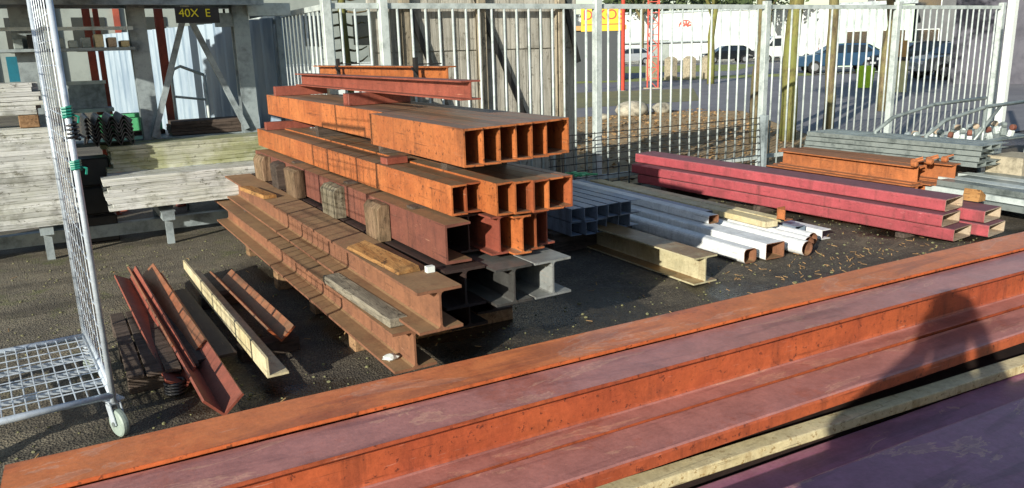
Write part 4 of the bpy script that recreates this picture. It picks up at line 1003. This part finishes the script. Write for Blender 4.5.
# far wooded skyline as one mass
m = MB(); rr = random.Random(77)
for i in range(26000):
    a = R(rr.uniform(-5,95)); d = rr.uniform(118,150); hmax = 6+3.2*math.sin(a*9)+2.2*math.sin(a*23+1)+1.5*math.sin(a*51)
    z = hmax*rr.random()**.7; s_ = rr.uniform(.35,.9); x,y = d*math.cos(a),d*math.sin(a)
    u = Vector((rr.uniform(-1,1),rr.uniform(-1,1),rr.uniform(-1,1))).normalized(); w = u.orthogonal().normalized(); c = Vector((x,y,z))
    m.b.faces.new([m.b.verts.new(c+u*s_),m.b.verts.new(c+w*s_*.7),m.b.verts.new(c-u*s_),m.b.verts.new(c-w*s_*.7)])
tag(m.build('far_woodland','leaf'),'dark belt of distant trees along the horizon','woodland',kind='stuff')

# ------------------------------------------------------------------ THE PHOTOGRAPHER (behind the camera; throws the shadow on the beams)
CAMP = Vector((0,0,1.6)); FWD = Vector((.5,.866,0)); RT = Vector((.866,-.5,0))
def person():
    base = CAMP - FWD*.33 - RT*.20; base.z = 0
    p = empty('person',base,'person in dark jacket and trousers holding up a phone with both hands','person',rotz=math.atan2(FWD.y,FWD.x)-math.pi/2)
    # local: +y forward, +x right
    J = dict(pel=(0,-.03,.95,.20),bel=(0,-.02,1.08,.225),ch=(0,-.01,1.25,.225),nk0=(0,-.03,1.43,.085),nk=(0,-.01,1.52,.056),hd0=(0,.01,1.62,.086),hd1=(0,.01,1.70,.100),hd2=(0,.0,1.78,.080))
    for s_,n in ((-1,'l'),(1,'r')):
        ox = .20 if s_ > 0 else .155
        J.update({'sh'+n:(s_*.23,-.04,1.36,.105),'el'+n:((-.28 if s_ < 0 else .33),.10,1.21,.105),'wr'+n:(ox+s_*.11,.27,1.46,.038),'pa'+n:(ox+s_*.098,.30,1.54,.030),
          'hp'+n:(s_*.10,-.05,.90,.12),'kn'+n:(s_*.12,-.02,.50,.072),'an'+n:(s_*.13,-.06,.10,.05),'to'+n:(s_*.15,.09,.045,.042)})
        for k in range(4): J['f%d%s'%(k,n)] = (ox+s_*.085,.33,1.545+.022*k,.0095); J['g%d%s'%(k,n)] = (ox+s_*.055,.335,1.548+.021*k,.0085)
        J['t0'+n] = (ox+s_*.085,.285,1.590,.0105); J['t1'+n] = (ox+s_*.06,.28,1.580,.0095)
    E_ = [('pel','bel'),('bel','ch'),('ch','nk0'),('nk0','nk'),('nk','hd0'),('hd0','hd1'),('hd1','hd2')]
    for n in 'lr':
        E_ += [('ch','sh'+n),('sh'+n,'el'+n),('el'+n,'wr'+n),('wr'+n,'pa'+n),('pel','hp'+n),('hp'+n,'kn'+n),('kn'+n,'an'+n),('an'+n,'to'+n),('pa'+n,'t0'+n),('t0'+n,'t1'+n)]
        for k in range(4): E_ += [('pa'+n,'f%d%s'%(k,n)),('f%d%s'%(k,n),'g%d%s'%(k,n))]
    keys = list(J); me = bpy.data.meshes.new('body'); me.from_pydata([J[k][:3] for k in keys],[(keys.index(a),keys.index(b)) for a,b in E_],[])
    o = bpy.data.objects.new('body',me); COL.objects.link(o); o.parent = p
    o.modifiers.new('skin','SKIN'); sv = me.skin_vertices[0].data
    for i,k in enumerate(keys): sv[i].radius = (J[k][3]*(1.25 if k in ('ch','bel','pel') else 1),J[k][3]); sv[i].use_root = (k == 'pel')
    ss = o.modifiers.new('sub','SUBSURF'); ss.levels = ss.render_levels = 2
    bpy.context.view_layer.update()
    me2 = bpy.data.meshes.new_from_object(o.evaluated_get(bpy.context.evaluated_depsgraph_get()))
    bpy.data.objects.remove(o)
    me2.materials.clear(); me2.materials.append(M['skin']); me2.materials.append(M['jacket']); me2.materials.append(M['trousers']); me2.materials.append(M['tyre'])
    for f in me2.polygons:
        f.use_smooth = True; c = f.center
        f.material_index = 3 if c.z < .10 else (2 if c.z < .92 else (1 if (c.z < 1.48 and not (c.y > .25 and c.z > 1.44)) else 0))
    o = bpy.data.objects.new('body',me2); COL.objects.link(o); o.parent = p
    # hair cap, face
    m = MB(); bmesh.ops.create_uvsphere(m.b,u_segments=20,v_segments=12,radius=1,matrix=Matrix.Translation((0,-.005,1.735))@Matrix.Diagonal((.098,.112,.098,1)))
    for v in list(m.b.verts):
        if v.co.y > .06 and v.co.z < 1.78: m.b.verts.remove(v)
        elif v.co.z < 1.66: m.b.verts.remove(v)
    m.build('hair','hair',p,smooth=True)
    for s_ in (-1,1):
        m = MB(); bmesh.ops.create_uvsphere(m.b,u_segments=10,v_segments=8,radius=.012,matrix=Matrix.Translation((s_*.033,.100,1.695))); m.build('eye','bldwhite',p,smooth=True)
        m = MB(); bmesh.ops.create_uvsphere(m.b,u_segments=10,v_segments=8,radius=1,matrix=Matrix.Translation((s_*.098,.0,1.685))@Matrix.Diagonal((.01,.02,.032,1))); m.build('ear','skin',p,smooth=True)
    MB().prism([(-.014,0),(.014,0),(.004,.045),(-.004,.045)],0,.022).build('nose','skin',p,loc=(0,.098,1.655),bevel=.003)
    MB().box(-.024,.024,0,.006,0,.008).build('mouth','signred',p,loc=(0,.098,1.633))
    # phone, held just behind the camera point
    ph = empty('phone',CAMP-FWD*.03+Vector((0,0,-.012)),'dark phone held up by the person','phone',rotz=math.atan2(FWD.y,FWD.x)-math.pi/2)
    MB().box(-.078,.078,-.009,0,-.036,.036).build('case','black',ph,bevel=.003); MB().box(-.074,.074,-.0105,-.0095,-.033,.033).build('screen','glass',ph)
person()

# ------------------------------------------------------------------ CAMERA, SUN, SKY
cd = bpy.data.cameras.new('camera'); cam = bpy.data.objects.new('camera', cd); COL.objects.link(cam); SC.camera = cam
pitch, roll, fpx = R(13.8), R(1.65), 790.
fw = Vector((0,math.cos(pitch),-math.sin(pitch))); r0 = Vector((1,0,0)); u0 = r0.cross(fw)
Rv = math.cos(roll)*r0-math.sin(roll)*u0; Uv = math.sin(roll)*r0+math.cos(roll)*u0
rz = Matrix.Rotation(R(-30),3,'Z')
Rv, Uv, Bv = rz@Rv, rz@Uv, rz@(-fw)
mm = Matrix((Rv,Uv,Bv)).transposed().to_4x4(); mm.translation = CAMP; cam.matrix_world = mm
cd.sensor_width = 36; cd.lens = 36*fpx/1024; cd.clip_start = .02; cd.clip_end = 2000
SAZ, SEL = R(29.5), R(17.3)            # shadows run along (cos,sin) of SAZ
d = Vector((math.cos(SAZ)*math.cos(SEL), math.sin(SAZ)*math.cos(SEL), -math.sin(SEL)))
sd = bpy.data.lights.new('sun','SUN'); sd.energy = 7.2; sd.angle = R(.5); sd.color = (1,.94,.82)
so = bpy.data.objects.new('sun', sd); COL.objects.link(so); so.rotation_euler = d.to_track_quat('-Z','Y').to_euler(); so.location = (-5,-5,6)
w = bpy.data.worlds.new('World'); SC.world = w; w.use_nodes = True
nt = w.node_tree; bg = nt.nodes['Background']; sky = nt.nodes.new('ShaderNodeTexSky'); sky.sky_type = 'NISHITA'; sky.sun_disc = False
sky.sun_elevation = SEL; s_ = -d; sky.sun_rotation = math.atan2(s_.x, s_.y); sky.air_density = 1.0; sky.dust_density = .6; sky.ozone_density = 1.2
nt.links.new(sky.outputs[0], bg.inputs['Color']); bg.inputs['Strength'].default_value = .14
SC.view_settings.view_transform = 'Standard'; SC.view_settings.look = 'None'; SC.view_settings.exposure = 0; SC.view_settings.gamma = 1
SC.cycles.max_bounces = 6
